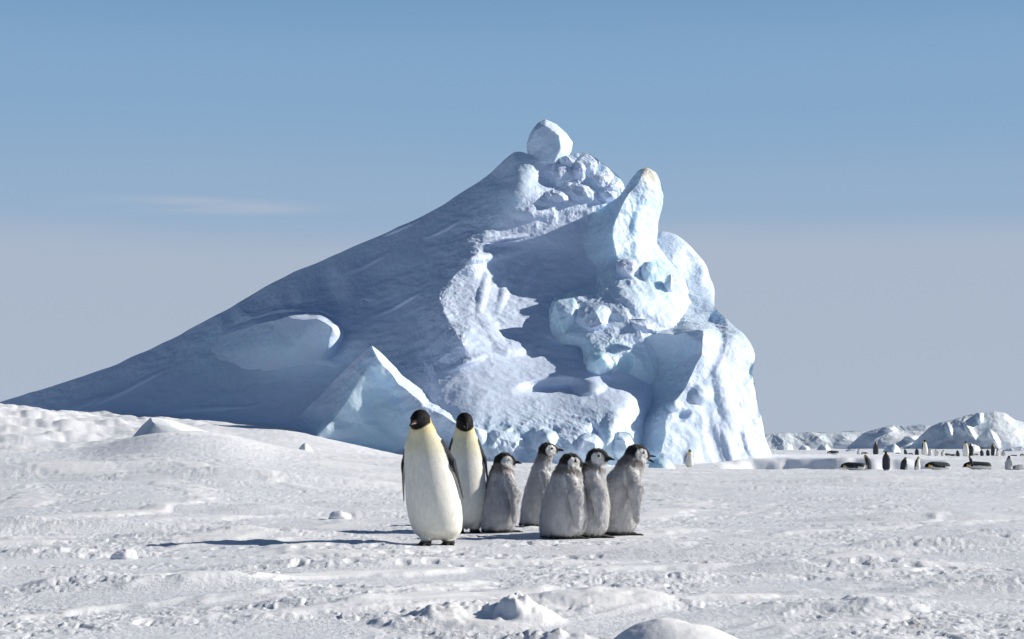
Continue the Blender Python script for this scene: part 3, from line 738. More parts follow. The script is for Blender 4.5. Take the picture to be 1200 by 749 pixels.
def build_far_ice():
    G = 'icebergs along the far right skyline'
    def berg(name, Y, sky, front, label, ice=.35, rough=.6, seed=0, base=545, cat='iceberg', bumps=(), amp=.65, lv=4):
        # sky: skyline points; front: interior points with their depth in front of Y
        o = [(u, v, Y, ice, rough) for u, v in sky]
        o = o + [(sky[-1][0], base, Y - 2, ice, rough), (.5 * (sky[0][0] + sky[-1][0]), base, Y - 10, ice, rough), (sky[0][0], base, Y - 2, ice, rough)]
        p = [(u, v, Y - d, i, rough) for u, v, d, i in front]
        ob = relief(name, o, p, [], M_FAR, None, levels=lv, thick=.06 * Y, seed=seed, nscale=1.8, bumps=bumps, soft=.3, amp=amp, jag=.8)
        tag(ob, label, cat, G)
        return ob
    berg('far_iceberg', 420, [(780, 512), (850, 511), (905, 508), (922, 507), (935, 508), (950, 506), (965, 507), (985, 506), (1000, 505), (1020, 506), (1040, 510), (1052, 528)],
         [(905, 525, 5, .3), (918, 515, 4, .5), (931, 512, 1, .4), (945, 522, 5, .3), (960, 512, 4, .2), (975, 523, 6, .4), (990, 513, 4, .2), (1010, 522, 6, .2), (1030, 518, 5, .2), (880, 518, 5, .3), (820, 520, 5, .3)],
         'low flat-topped iceberg with a pale vertical cliff just right of the huge iceberg', seed=51)
    berg('far_iceberg', 400, [(980, 535), (1000, 518), (1012, 507), (1030, 502), (1047, 498), (1062, 500), (1080, 497), (1092, 500), (1105, 506), (1122, 530)],
         [(1005, 530, 3, .3), (1025, 518, 5, .2), (1040, 508, 3, .1), (1060, 507, 1, .05), (1085, 505, 1, .05), (1035, 528, 8, .3), (1065, 520, 7, .2), (1090, 520, 5, .2)],
         'mid-height far iceberg with a sunlit snowy top between the flat one and the tallest one', seed=61, bumps=[(1068, 514, 9, 4, 3, 0), (1042, 503, 9, 3, 2, 0)])
    berg('far_iceberg', 380, [(1068, 535), (1080, 510), (1090, 500), (1105, 494), (1120, 491), (1132, 487), (1145, 484), (1155, 484), (1165, 482), (1178, 484), (1190, 492), (1203, 495), (1225, 500), (1262, 512), (1300, 532)],
         [(1090, 520, 4, .3), (1105, 506, 4, .3), (1125, 500, 6, .3), (1108, 515, 8, .1), (1122, 515, 5, .3), (1132, 508, 8, .1), (1142, 500, 4, .4), (1150, 492, 2, .5), (1150, 515, 9, .2), (1165, 500, 6, .3), (1170, 518, 10, .2), (1185, 505, 7, .3), (1200, 518, 9, .2), (1240, 520, 6, .2)],
         'tallest far iceberg with bright snow ribs at the right edge of the picture', seed=71, bumps=[(1114, 508, 5, 14, 5, -20), (1138, 508, 5, 16, 5, -30), (1165, 515, 5, 14, 5, -30), (1148, 490, 5, 8, 4, 10), (1150, 522, 10, 5, 4, 0)])
    B = 'broken ice blocks below the far icebergs'
    k = 0
    for (u0, u1, v0, Y, ice, lab) in ((1034, 1057, 520, 190, .75, 'pale blue ice block with a flat top behind the second penguin row'), (908, 932, 517, 300, .3, 'snowy ice lump at the foot of the low flat-topped iceberg, beside the huge one'),
                                      (934, 952, 520, 290, .35, 'small snowy ice lump left of the grey wedge below the flat-topped iceberg'), (955, 976, 520, 280, .5, 'grey-blue ice wedge below the flat-topped iceberg'), (986, 1012, 524, 230, .2, 'heap of broken snow left of the dark standing penguin'),
                                      (1128, 1152, 519, 240, .15, 'bright snow heap behind the white-fronted standing penguin'), (1168, 1216, 523, 230, .2, 'snow heap below the tallest far iceberg at the right edge')):
        w = u1 - u0; vb = 542
        sk = [(u0, vb - 8), (u0 + .18 * w, v0 + 4), (u0 + .38 * w, v0 + (.5 if k % 2 else 1.5)), (u0 + .62 * w, v0 + (2 if k % 3 else 0)), (u0 + .84 * w, v0 + 4), (u1, vb - 7)]
        o = [(u, v, Y, ice, .6) for u, v in sk] + [(u1, vb, Y - 1, ice, .6), (u0, vb, Y - 1, ice, .6)]
        p = [(u0 + .3 * w, v0 + 8, Y - 1.0, ice, .6), (u0 + .62 * w, v0 + 7, Y - 1.2, ice, .6), (u0 + .5 * w, vb - 4, Y - 1.6, ice, .6)]
        ob = relief('ice_block', o, p, [], M_FAR, None, levels=4, thick=3, seed=80 + k, nscale=1.2, soft=.3, amp=.7)
        tag(ob, lab, 'ice block', B); k += 1
    # ice slab breaking out of the snow drift on the left, and small snow points
    o = [(138, 540, 46, .1, .1), (146, 516, 47.6, .2, .1), (157, 505, 48.1, .3, .1), (166, 494, 48.3, .35, .1), (177, 484, 48.3, .3, .1), (190, 485, 48.5, .1, .1), (203, 488, 48.8, .0, .05), (224, 495, 49, .0, .05), (260, 505, 49.4, .0, .05), (310, 516, 50, 0, .05), (380, 535, 50, 0, .05), (250, 545, 44.5, 0, .05), (150, 542, 44.5, .0, .05)]
    p = [(178, 490, 47.8, .5, .1), (203, 496, 47.6, .3, .05), (170, 504, 47.4, .6, .1), (196, 502, 47.2, .45, .05), (158, 513, 47.4, .5, .1), (160, 522, 46.6, .3, .05), (222, 504, 47.2, .0, .05), (260, 518, 47, .0, .05), (200, 520, 46, 0, .05), (310, 526, 48, 0, .05)]
    dn = lambda q: [(a_[0], a_[1] + 5, a_[2], a_[3] * 1.0, a_[4] + .1) for a_ in q]
    tag(relief('ice_slab', dn(o), dn(p), [[(177, 489), (178, 495), (203, 501)], [(166, 499), (170, 509), (158, 518)], [(203, 501), (222, 509)]], M_SLAB, None, levels=5, thick=2.5, seed=95, amp=.3, nscale=.4, soft=.4),
        'grey broken ice slab edge sticking out of the snow drift on the left', 'ice slab')
    o = [(346, 536, 58, .1, .2), (350, 525, 58, .1, .2), (357, 518, 58, .05, .2), (363, 522, 58, .05, .2), (372, 536, 58, .1, .2)]
    tag(relief('snow_point', o, [(357, 527, 57.5, .05, .2)], [], M_SLAB, None, levels=4, thick=.8, seed=96, amp=.2, nscale=.4),
        'small bright snow point on the drift in front of the ice fin', 'snow lump')
    o = [(757, 556, 80, .5, .5), (761, 541, 80, .5, .5), (772, 536, 80, .5, .5), (784, 537, 80, .5, .5), (791, 547, 80, .5, .5), (795, 556, 80, .5, .5)]
    tag(relief('ice_block', o, [(770, 543, 79.3, .5, .5), (783, 545, 79.2, .5, .5), (775, 551, 78.9, .5, .5)], [], M_BERG, None, levels=4, thick=1.5, seed=97, amp=.4, nscale=.5),
        'grey ice block lying at the foot of the ice cliff left of the lone penguin', 'ice block')

# ------------------------------------------------------------------ animals: one continuous skin per body from a distance field
def surface_nets(Fv, org, h):
    """Fv: field on a grid (negative inside) -> vertices, quads"""
    s = Fv < 0
    nx, ny, nz = Fv.shape
    cnt = np.zeros((nx - 1, ny - 1, nz - 1), np.int8)
    for a in (0, 1):
        for b_ in (0, 1):
            for c in (0, 1):
                cnt += s[a:nx - 1 + a, b_:ny - 1 + b_, c:nz - 1 + c]
    act = (cnt > 0) & (cnt < 8)
    ii, jj, kk = np.nonzero(act)
    vid = np.full(act.shape, -1, np.int64); vid[ii, jj, kk] = np.arange(len(ii))
    acc = np.zeros((len(ii), 3)); num = np.zeros(len(ii))
    corner = [(a, b_, c) for a in (0, 1) for b_ in (0, 1) for c in (0, 1)]
    val = {q: Fv[ii + q[0], jj + q[1], kk + q[2]] for q in corner}
    for q in corner:
        for ax in range(3):
            if q[ax] == 0:
                r = list(q); r[ax] = 1; r = tuple(r)
                va, vb = val[q], val[r]
                x = (va < 0) != (vb < 0)
                t = np.where(x, va / np.where(x, va - vb, 1), 0)
                p = np.array(q, float)[None] + np.zeros((len(ii), 3)); p[:, ax] += t
                acc[x] += p[x]; num[x] += 1
    V = (np.stack([ii, jj, kk], 1) + acc / num[:, None]) * h + org
    Q = []
    for ax in range(3):
        o1, o2 = [(1, 2), (2, 0), (0, 1)][ax]
        sl0 = [slice(None)] * 3; sl1 = [slice(None)] * 3
        sl0[ax] = slice(0, -1); sl1[ax] = slice(1, None)
        A, B = s[tuple(sl0)], s[tuple(sl1)]
        e = np.argwhere(A != B)
        ok = (e[:, o1] > 0) & (e[:, o2] > 0) & (e[:, o1] < Fv.shape[o1] - 1) & (e[:, o2] < Fv.shape[o2] - 1)
        e = e[ok]
        fl = A[e[:, 0], e[:, 1], e[:, 2]]
        d1 = np.zeros(3, int); d1[o1] = 1; d2 = np.zeros(3, int); d2[o2] = 1
        g = lambda q: vid[q[:, 0], q[:, 1], q[:, 2]]
        quad = np.stack([g(e - d1 - d2), g(e - d2), g(e), g(e - d1)], 1)
        quad[~fl] = quad[~fl][:, ::-1]
        Q.append(quad)
    Q = np.concatenate(Q)
    return V, Q[(Q >= 0).all(1)]

def smin(a, b_, k):
    h = np.clip(.5 + .5 * (b_ - a) / k, 0, 1)
    return b_ + (a - b_) * h - k * h * (1 - h)

def rcone(P, a, b_, r0, r1):
    a = np.asarray(a, float); b_ = np.asarray(b_, float)
    ab = b_ - a
    x, y, z = P[..., 0] - a[0], P[..., 1] - a[1], P[..., 2] - a[2]
    t = np.clip((x * ab[0] + y * ab[1] + z * ab[2]) / (ab @ ab), 0, 1)
    x = x - t * ab[0]; y = y - t * ab[1]; z = z - t * ab[2]
    return np.sqrt(x * x + y * y + z * z) - (r0 + (r1 - r0) * t)

def ellip(P, c, r, R=None):
    q = P - np.asarray(c, float)
    if R is not None: q = q @ R
    r = np.asarray(r, float)
    x, y, z = q[..., 0] / r[0], q[..., 1] / r[1], q[..., 2] / r[2]
    k0 = np.sqrt(x * x + y * y + z * z); k1 = np.sqrt((x / r[0])**2 + (y / r[1])**2 + (z / r[2])**2) + 1e-9
    return k0 * (k0 - 1) / k1

def rot(yaw, pitch):
    """columns: forward, left, up of a head turned by yaw and nodding by pitch (up positive)"""
    cy, sy, cp, sp = math.cos(yaw), math.sin(yaw), math.cos(pitch), math.sin(pitch)
    f = np.array([cy * cp, sy * cp, sp]); lft = np.array([-sy, cy, 0.0]); up = np.cross(f, lft)
    return np.stack([f, lft, up], 1)

def interp_prof(prof, z):
    prof = np.array(prof, float)
    zz = prof[:, 0]
    # smooth interpolation (cubic Hermite with finite-difference slopes)
    m_ = np.gradient(prof[:, 1:], zz, axis=0)
    zc = np.clip(z, zz[0], zz[-1]); i = np.clip(np.searchsorted(zz, zc) - 1, 0, len(zz) - 2)
    h = zz[i + 1] - zz[i]; t = (zc - zz[i]) / h
    t = t[..., None]; h = h[..., None]
    return (2 * t**3 - 3 * t**2 + 1) * prof[i, 1:] + (t**3 - 2 * t**2 + t) * h * m_[i] + (-2 * t**3 + 3 * t**2) * prof[i + 1, 1:] + (t**3 - t**2) * h * m_[i + 1]

ADULT = [  # z, centre x, centre y, front radius, back radius, side radius
    (.055, 0, 0, .085, .10, .125), (.10, 0, 0, .155, .14, .180), (.17, 0, 0, .190, .16, .205), (.27, .005, 0, .205, .165, .218), (.40, .01, 0, .20, .165, .214), (.52, .01, 0, .185, .16, .203),
    (.64, .005, 0, .168, .15, .188), (.74, 0, 0, .150, .142, .176), (.81, -.005, 0, .132, .128, .158), (.865, -.005, 0, .112, .110, .128), (.91, 0, 0, .093, .093, .098), (.955, .005, 0, .077, .077, .078), (1.0, .01, 0, .05, .05, .05)]
CHICK = [
    (.025, -.02, 0, .12, .14, .135), (.06, -.01, 0, .155, .175, .165), (.14, 0, 0, .180, .195, .185), (.24, .005, 0, .185, .19, .19), (.34, .01, 0, .170, .172, .178), (.43, .015, 0, .150, .148, .157),
    (.50, .02, 0, .128, .128, .136), (.555, .03, 0, .108, .110, .112), (.60, .04, 0, .092, .094, .092), (.65, .045, 0, .05, .05, .05)]

def penguin(name, kind, loc, heading, height, h=.007, lean=(0, 0), wide=1.0, head_yaw=0.0, head_pitch=-.05, neck_up=0.0, neck_fwd=0.0, bill_open=0.0,
            flip_out=(.0, .0), flip_fwd=(0., 0.), prone=0.0, fur=0, label='', group=None, feet=True, sink=0.0, eyes=True, feet_x=(.06, .06), flip_raise=0.0, seed=0, share=None, roll=0.0):
    chick = kind == 'chick'
    if share is not None:
        o = link(name, share.data, None)
        o.location = loc; o.rotation_euler = (0, prone, heading); o.scale = share.scale * 1.0
        tag(o, label, 'penguin', group)
        for ch in share.children:
            c = ch.copy(); col.objects.link(c); c.parent = o
        return o
    H0 = .735 if chick else 1.075
    prof = [tuple(p) for p in (CHICK if chick else ADULT)]
    ztop = prof[-1][0]
    prof = [(z, cx + lean[0] * (z / ztop)**1.5 + neck_fwd * sstep(.55 * ztop, ztop, z), cy + lean[1] * (z / ztop)**1.2, fr * wide, bk * wide, sd * wide) for (z, cx, cy, fr, bk, sd) in prof]
    top = prof[-1]
    hx, hy = top[1] + (.015 if chick else .012), top[2]
    hz_ = (.66 if chick else 1.005) + neck_up
    hc = np.array([hx + .3 * neck_up, hy, hz_])
    R = rot(head_yaw, head_pitch)
    hr = np.array([.084, .071, .074]) if chick else np.array([.088, .070, .072])
    bl = .075 if chick else .115
    r0, r1 = (.020, .006) if chick else (.021, .0055)
    b0 = hc + R @ np.array([hr[0] * .72, 0, -.008]); b1 = hc + R @ np.array([hr[0] + bl * .5, 0, -.012]); b2 = hc + R @ np.array([hr[0] + bl * .95, 0, -.028 if not chick else -.022])
    fl = []
    zs = (.505 if chick else .80); zt = (.13 if chick else .36)
    for sgn, fo, ff in ((1, flip_out[0], flip_fwd[0]), (-1, flip_out[1], flip_fwd[1])):
        pr = interp_prof(prof, np.array([zs]))[0]; pe = interp_prof(prof, np.array([zt + .12]))[0]
        a = np.array([pr[0] + .0, pr[1] + sgn * (pr[4] - (.016 if chick else .022)), zs])
        mid = np.array([.5 * (pr[0] + pe[0]) + .01 + .5 * ff, .5 * (pr[1] + pe[1]) + sgn * (.5 * (pr[4] + pe[4]) + (.055 if chick else .016) + .4 * fo), .5 * (zs + zt) + .05])
        e = np.array([pe[0] + ff, pe[1] + sgn * (pe[4] + (.045 if chick else .012) + fo), zt + .6 * fo])
        fl.append((a, mid, e, sgn))
    if flip_raise:
        a, mid, e, sgn = fl[0]
        fl[0] = (a, a + np.array([-.22, .10, .10]) * flip_raise, a + np.array([-.38, .22, .22]) * flip_raise, sgn)
    def field(P):
        d = {}
        z = P[..., 2]
        pr = interp_prof(prof, g[2])[None, None] if P.ndim == 4 else interp_prof(prof, z)
        dx = P[..., 0] - pr[..., 0]; dy = P[..., 1] - pr[..., 1]
        ax = np.where(dx > 0, pr[..., 2], pr[..., 3]); by = pr[..., 4]
        rr = np.sqrt((dx / ax)**2 + (dy / by)**2 + 1e-12)
        body = (rr - 1) * np.minimum(ax, by) * .92
        over = np.maximum(prof[0][0] - z, z - prof[-1][0])
        body = np.where(over > 0, np.sqrt(np.maximum(body, 0)**2 + over**2) + np.minimum(body, 0) * 0, body)
        body = np.maximum(body, over - .012)
        d['body'] = body
        head = ellip(P, hc, hr, R)
        crown = ellip(P, hc + R @ np.array([.03, 0, -.012]), hr * np.array([.9, .72, .72]), R)
        head = smin(head, crown, .02)
        neck = rcone(P, (prof[-3][1], prof[-3][2], prof[-3][0]), hc - R @ np.array([.02, 0, .01]), prof[-3][4] * .95, hr[1] * .92)
        d['head'] = head; d['neck'] = neck
        if bill_open:
            u1 = hc + R @ np.array([hr[0] + bl * .95, 0, .004 - .01]); l1 = hc + R @ np.array([hr[0] + bl * .82, 0, -.012 - bl * bill_open])
            bill = np.minimum(rcone(P, b0 + R @ np.array([0, 0, .006]), u1, .018, .005), rcone(P, b0 - R @ np.array([0, 0, .012]), l1, .015, .005))
        else:
            bill = smin(rcone(P, b0, b1, r0, r0 * .62), rcone(P, b1, b2, r0 * .62, r1), .01)
        d['bill'] = bill
        fd = []
        for a, mid, e, sgn in fl:
            th = .027 if chick else .0105
            wd = .060 if chick else .052
            # flat paddle: stretch space across the paddle's thin (y) direction
            K = np.array([1, wd / th, 1]) if not flip_raise or sgn < 0 else np.array([1, 1, 1.0])
            q = P * K
            f = smin(rcone(q, a * K, mid * K, wd * .85, wd), rcone(q, mid * K, e * K, wd, wd * .38), .03)
            fd.append(f * th / wd * 1.25)
        d['flip'] = np.minimum(*fd)
        d['flipside'] = fd
        if feet:
            ft = None
            for sgn, fx in ((1, feet_x[0]), (-1, feet_x[1])):
                yy = sgn * (.085 if not chick else .065) * wide + lean[1] * 0
                leg = rcone(P, (.02, yy, .14), (fx - .005, yy, .050), .085 if not chick else .055, .042 if not chick else .035)
                pad = ellip(P, (fx + .03, yy, .026), (.085, .048, .026)) if not chick else ellip(P, (fx + .01, yy, .02), (.06, .035, .018))
                toes = np.minimum.reduce([rcone(P, (fx + .03, yy + k * .015, .02), (fx + .135 - abs(k) * .015, yy + k * .052, .012), .019, .010) for k in (-1, 0, 1)])
                f = smin(pad, toes, .015)
                d['leg%d' % sgn] = leg
                ft = f if ft is None else np.minimum(ft, f)
            d['feet'] = ft
            tail = rcone(P, (-.10, 0, .14), (-.20 if not chick else -.19, 0, .035), .05, .012)
            d['tail'] = tail
        x = smin(d['body'], d['neck'], .05)
        x = smin(x, d['head'], .035 if chick else .03)
        if feet:
            x = smin(x, d['leg1'], .03); x = smin(x, d['leg-1'], .03); x = smin(x, d['tail'], .04); x = smin(x, d['feet'], .008)
        x = smin(x, d['flip'], .006 if chick else .012)
        x = smin(x, d['bill'], .010)
        d['all'] = x
        return d
    lo = np.array([-.34, -.36, -.02]); hi = np.array([.40, .36, H0 + .10 + max(0, neck_up)])
    lo[0] += min(0, lean[0], lean[0] + neck_fwd) ; hi[0] += max(0, lean[0] + neck_fwd); lo[1] += min(0, lean[1]); hi[1] += max(0, lean[1])
    lo[:2] -= max(flip_out) + .02; hi[:2] += max(flip_out) + .02
    if flip_raise: lo -= .15; hi += .15
    nn = np.ceil((hi - lo) / h).astype(int) + 1
    g = [lo[k] + np.arange(nn[k]) * h for k in range(3)]
    Fv = np.empty(nn, np.float32)
    for a in range(0, nn[0], 24):
        P = np.stack(np.meshgrid(g[0][a:a + 24], g[1], g[2], indexing='ij'), -1).astype(np.float32)
        Fv[a:a + 24] = field(P)['all']
    V, Q = surface_nets(Fv, lo, h)
    d = field(V)
    # ---- plumage pattern
    pr = interp_prof(prof, V[:, 2]); dx = V[:, 0] - pr[:, 0]; dy = V[:, 1] - pr[:, 1]
    ang = np.abs(np.arctan2(dy / pr[:, 4], dx / pr[:, 2]))          # 0 at the breast, pi at the back
    hl = (V - hc) @ R / hr                                          # head-local, unit radii
    nb = noise3(V * 30, 3 + seed) * .5
    def lay(c, w, colr): return c * (1 - w[:, None]) + np.asarray(colr)[None] * w[:, None]
    z = V[:, 2]
    isflip = sstep(.012, .0, d['flip'] - np.minimum(d['body'], d['neck']) + .006) * sstep(.02, .005, d['flip'])
    if chick:
        c = np.tile(np.array([.64, .635, .64]), (len(V), 1))
        c = lay(c, sstep(1.9, 2.6, ang) * .45, (.46, .46, .49))
        c = lay(c, sstep(1.0, .3, ang) * sstep(.65, .45, z) * .5, (.70, .68, .66))
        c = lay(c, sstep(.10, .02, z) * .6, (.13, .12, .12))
        c = lay(c, isflip * .35, (.60, .59, .585))
        c = lay(c, sstep(hz_ - .15 , hz_ - .07, z + .02 * nb) * .75, (.16, .13, .11))
        dh = d['head']
        onh = sstep(.035, .012, dh) * sstep(hz_ - .09, hz_ - .06, z)
        c = lay(c, onh, (.018, .017, .018))
        # white cheeks and chin
        q = ((hl[:, 0] - .34) / .62)**2 + ((hl[:, 2] + .12) / .72)**2
        mask = sstep(1.12, .88, q + .1 * nb) * sstep(.25, .45, np.abs(hl[:, 1])) * sstep(.04, .015, dh)
        chin = sstep(.15, .45, hl[:, 0]) * sstep(-.42, -.62, hl[:, 2]) * sstep(.045, .02, dh) * sstep(1.25, 1.05, hl[:, 0]) * sstep(-1.5, -1.2, hl[:, 2])
        c = lay(c, np.maximum(mask, chin * .9), (.74, .73, .70))
    else:
        c = np.tile(np.array([.80, .785, .71]), (len(V), 1))
        c = lay(c, sstep(.30, .05, z) * (.35 + .5 * nb), (.66, .61, .50))
        c = lay(c, sstep(.62, .83, z + .02 * nb) * sstep(1.6, .9, ang) * .75, (.78, .72, .46))
        c = lay(c, sstep(.84, .93, z) * .6, (.80, .65, .30))
        backw = sstep(1.62, 1.74, ang + .05 * nb + .24 * sstep(.55, .80, z)) * sstep(.05, .09, z)
        c = lay(c, backw, (.055, .060, .070))
        c = lay(c, sstep(1.45, 1.55, ang) * sstep(1.78, 1.66, ang) * sstep(.5, .7, z) * .9, (.02, .02, .022))
        # head, golden ear patch
        dh = np.minimum(d['head'], 1)
        onh = np.maximum(sstep(.030, .018, dh), sstep(2.0, 2.4, ang) * sstep(.84, .88, z))
        headcut = sstep(-.95, -.80, hl[:, 2] * 1.0 + .25 * hl[:, 0] + .05 * nb)
        c = lay(c, onh * headcut, (.009, .009, .010))
        q = ((hl[:, 0] + .55) / .42)**2 + ((hl[:, 2] + .75) / .85)**2
        c = lay(c, sstep(1.1, .75, q) * sstep(.45, .65, np.abs(hl[:, 1])), (.88, .55, .10))
        # flippers: dark outside, white inside with a dark rim
        fo = np.abs(dy) * 0
        for k, (a, mid, e, sgn) in enumerate(fl):
            on = sstep(.02, .006, d['flipside'][k]) * (isflip > .25)
            axis = np.stack([np.interp(z, [e[2], mid[2], a[2]], [e[j], mid[j], a[j]]) for j in (0, 1)], 1)
            inner = sstep(-.001, -.006, (V[:, 1] - axis[:, 1]) * sgn) * sstep(.045, .03, np.abs(V[:, 0] - axis[:, 0]))
            c = lay(c, on * (1 - inner), (.030, .033, .040))
            c = lay(c, on * inner, (.70, .68, .64))
    if feet:
        wf = sstep(.010, .002, d['feet'] - np.minimum(d['leg1'], d['leg-1'])) * sstep(.055, .04, z)
        c = lay(c, wf, (.022, .020, .020) if not chick else (.03, .028, .028))
        if not chick:
            c = lay(c, sstep(.02, .0, d['tail'] - d['body']) * sstep(.01, .0, d['tail']), (.03, .03, .035))
    wb = sstep(.006, .0, d['bill'] - np.minimum(d['head'], 1) + .002) * sstep(.012, .002, d['bill'])
    c = lay(c, wb, (.016, .015, .015))
    if not chick:
        bb = (V - b0) @ R
        c = lay(c, wb * sstep(-.006, -.012, bb[:, 2]) * sstep(.005, .012, np.abs(bb[:, 1])) * sstep(.12, .09, bb[:, 0]), (.72, .42, .36))
    s = height / (hz_ + hr[2])
    V = V * s
    N = normals_of(V, Q)
    if chick: V = V + N * (.007 * noise3(V * np.array([34, 34, 20]), 5 + seed) + .005 * noise3(V * np.array([80, 80, 50]), 6 + seed))[:, None]
    me = mesh_from(name, V, Q)
    set_attr(me, 'plumage', np.clip(c, 0, 1))
    o = link(name, me, M_CHICK if chick else M_ADULT)
    o.location = (loc[0], loc[1], loc[2] - sink); o.rotation_euler = (roll, prone, heading)
    tag(o, label, 'penguin', group)
    if eyes:
        for sgn in (1, -1):
            ep = (hc + R @ np.array([hr[0] * .48, sgn * hr[1] * (.86 if chick else .84), hr[2] * .14])) * s
            ev, ef = ball(.0125 * s if chick else .010 * s)
            e = link('eye', mesh_from('eye', ev, ef), M_EYE, o); e.location = ep
    if fur:
        add_down(o, V, Q, N, c, d, fur, seed, s)
    return o

def ball(r, nu=12, nv=8):
    V = [(0, 0, -r)] + [(r * math.cos(2 * math.pi * i / nu) * math.sin(math.pi * j / nv), r * math.sin(2 * math.pi * i / nu) * math.sin(math.pi * j / nv), -r * math.cos(math.pi * j / nv)) for j in range(1, nv) for i in range(nu)] + [(0, 0, r)]
    F = []
    for j in range(nv - 2):
        for i in range(nu):
            a = 1 + j * nu + i; b_ = 1 + j * nu + (i + 1) % nu
            F += [(a, b_, b_ + nu), (a, b_ + nu, a + nu)]
    for i in range(nu):
        F += [(0, 1 + (i + 1) % nu, 1 + i), (len(V) - 1, 1 + (nv - 2) * nu + i, 1 + (nv - 2) * nu + (i + 1) % nu)]
    return np.array(V), np.array(F)

def add_down(o, V, Q, N, c, d, count, seed, s):
    """soft down: short tapering barbs lying along the body"""
    rs = np.random.RandomState(40 + seed)
    ok = (np.abs(d['flip'] - d['body']) > .012) & (d['bill'] > .012) & (V[:, 2] > .03 * s) & (d['feet'] > .012)
    ids = np.nonzero(ok)[0]
    i = rs.choice(ids, count)
    p = V[i] + rs.normal(0, .003, (count, 3)); n_ = N[i]
    down = np.array([0, 0, -1.0]) + rs.normal(0, .35, (count, 3))
    t = down - (down * n_).sum(1)[:, None] * n_; t /= np.linalg.norm(t, axis=1)[:, None] + 1e-9
    dirv = t * .80 + n_ * (.42 + .25 * rs.rand(count))[:, None]
    L = (.012 + .014 * rs.rand(count)**2) * np.where(d['head'][i] < .03, .5, 1) * s / .9
    w = np.cross(n_, t) * (.0016 + .0012 * rs.rand(count))[:, None]
    p = p - n_ * .002
    Vf = np.stack([p + w, p - w, p + dirv * L[:, None]], 1).reshape(-1, 3)
    Ff = np.arange(3 * count).reshape(-1, 3)
    me = mesh_from('down', Vf, Ff)
    cc = np.clip(c[i] * (.90 + .22 * rs.rand(count))[:, None], 0, 1)
    set_attr(me, 'plumage', np.repeat(cc, 3, 0))
    me.normals_split_custom_set_from_vertices(np.repeat(n_, 3, 0).astype(np.float32))
    ob = link('down', me, M_CHICK, o); ob['kind'] = 'stuff'
    return ob

# ------------------------------------------------------------------ the near group
D2R = math.radians
def spot(u, v):
    """where the level ground is seen at pixel u, v"""
    p = at(u, v, 1.0); k = -CAM_Z / (p[2] - CAM_Z)
    return float(p[0] * k), float(k)

NEAR = []
def near(u, v, **kw):
    x, y = spot(u, v)
    FLAT.append((x, y, .55, 0.0))
    NEAR.append((x, y, kw))
near(514, 638, name='adult_penguin', kind='adult', heading=D2R(-97), height=1.075, h=.0075, lean=(.02, -.145), head_yaw=D2R(-16), head_pitch=-.16,
     flip_out=(.035, .005), flip_fwd=(-.01, -.03), feet_x=(.0, .10), label='adult penguin with cream belly standing nearest, head turned to the left', seed=1)
near(547, 624, name='adult_penguin', kind='adult', heading=D2R(-88), height=1.085, h=.0075, lean=(.02, -.02), wide=.84, head_yaw=D2R(6), head_pitch=-.30,
     flip_out=(.02, .02), flip_fwd=(-.02, -.02), label='adult penguin standing half hidden behind the nearest adult, facing us with its bill down', seed=2)
C = 'grey downy chicks beside the two adults'
near(585, 624, name='penguin_chick', kind='chick', heading=D2R(38), height=.725, h=.0075, head_yaw=D2R(-42), head_pitch=.0, fur=34000, group=C, wide=.90, seed=3,
     label='dark grey chick right behind the adults, leftmost of the five chicks')
near(630, 617, name='penguin_chick', kind='chick', heading=D2R(25), height=.82, h=.0075, head_yaw=D2R(-22), head_pitch=.12, neck_up=.10, lean=(.02, 0), fur=34000, group=C, wide=.84, seed=4,
     label='slim chick with stretched neck standing farthest back, second of the chicks from the left')
near(661, 631, name='penguin_chick', kind='chick', heading=D2R(12), height=.725, h=.0075, head_yaw=D2R(-14), head_pitch=-.05, fur=40000, group=C, wide=1.06, seed=5, flip_fwd=(.05, .05),
     label='plump chick in the middle of the chicks, standing nearest with its flipper hanging')
near(691, 630, name='penguin_chick', kind='chick', heading=D2R(4), height=.765, h=.0075, head_yaw=D2R(-30), head_pitch=.02, neck_up=.02, fur=34000, group=C, wide=.86, seed=6, flip_fwd=(.05, .05),
     label='slim chick squeezed between the plump chick and the open-billed chick')
near(722, 627, name='penguin_chick', kind='chick', heading=D2R(14), height=.80, h=.0075, head_yaw=D2R(-10), head_pitch=-.12, neck_fwd=.10, lean=(.02, 0), bill_open=.55, fur=40000, group=C, wide=.98, seed=7, flip_fwd=(.08, .08), flip_out=(.0, .02),
     label='rightmost chick leaning forward with its bill open')

tag(build_ground(), 'trampled crusty snow covering the sea ice', None, None, 'structure')
for x, y, kw in NEAR:
    kw = dict(kw); name = kw.pop('name'); kind = kw.pop('kind')
    penguin(name, kind, (x, y, float(ground_z(np.array([x]), np.array([y]))[0])), sink=.012, **kw)
build_iceberg()
build_far_ice()

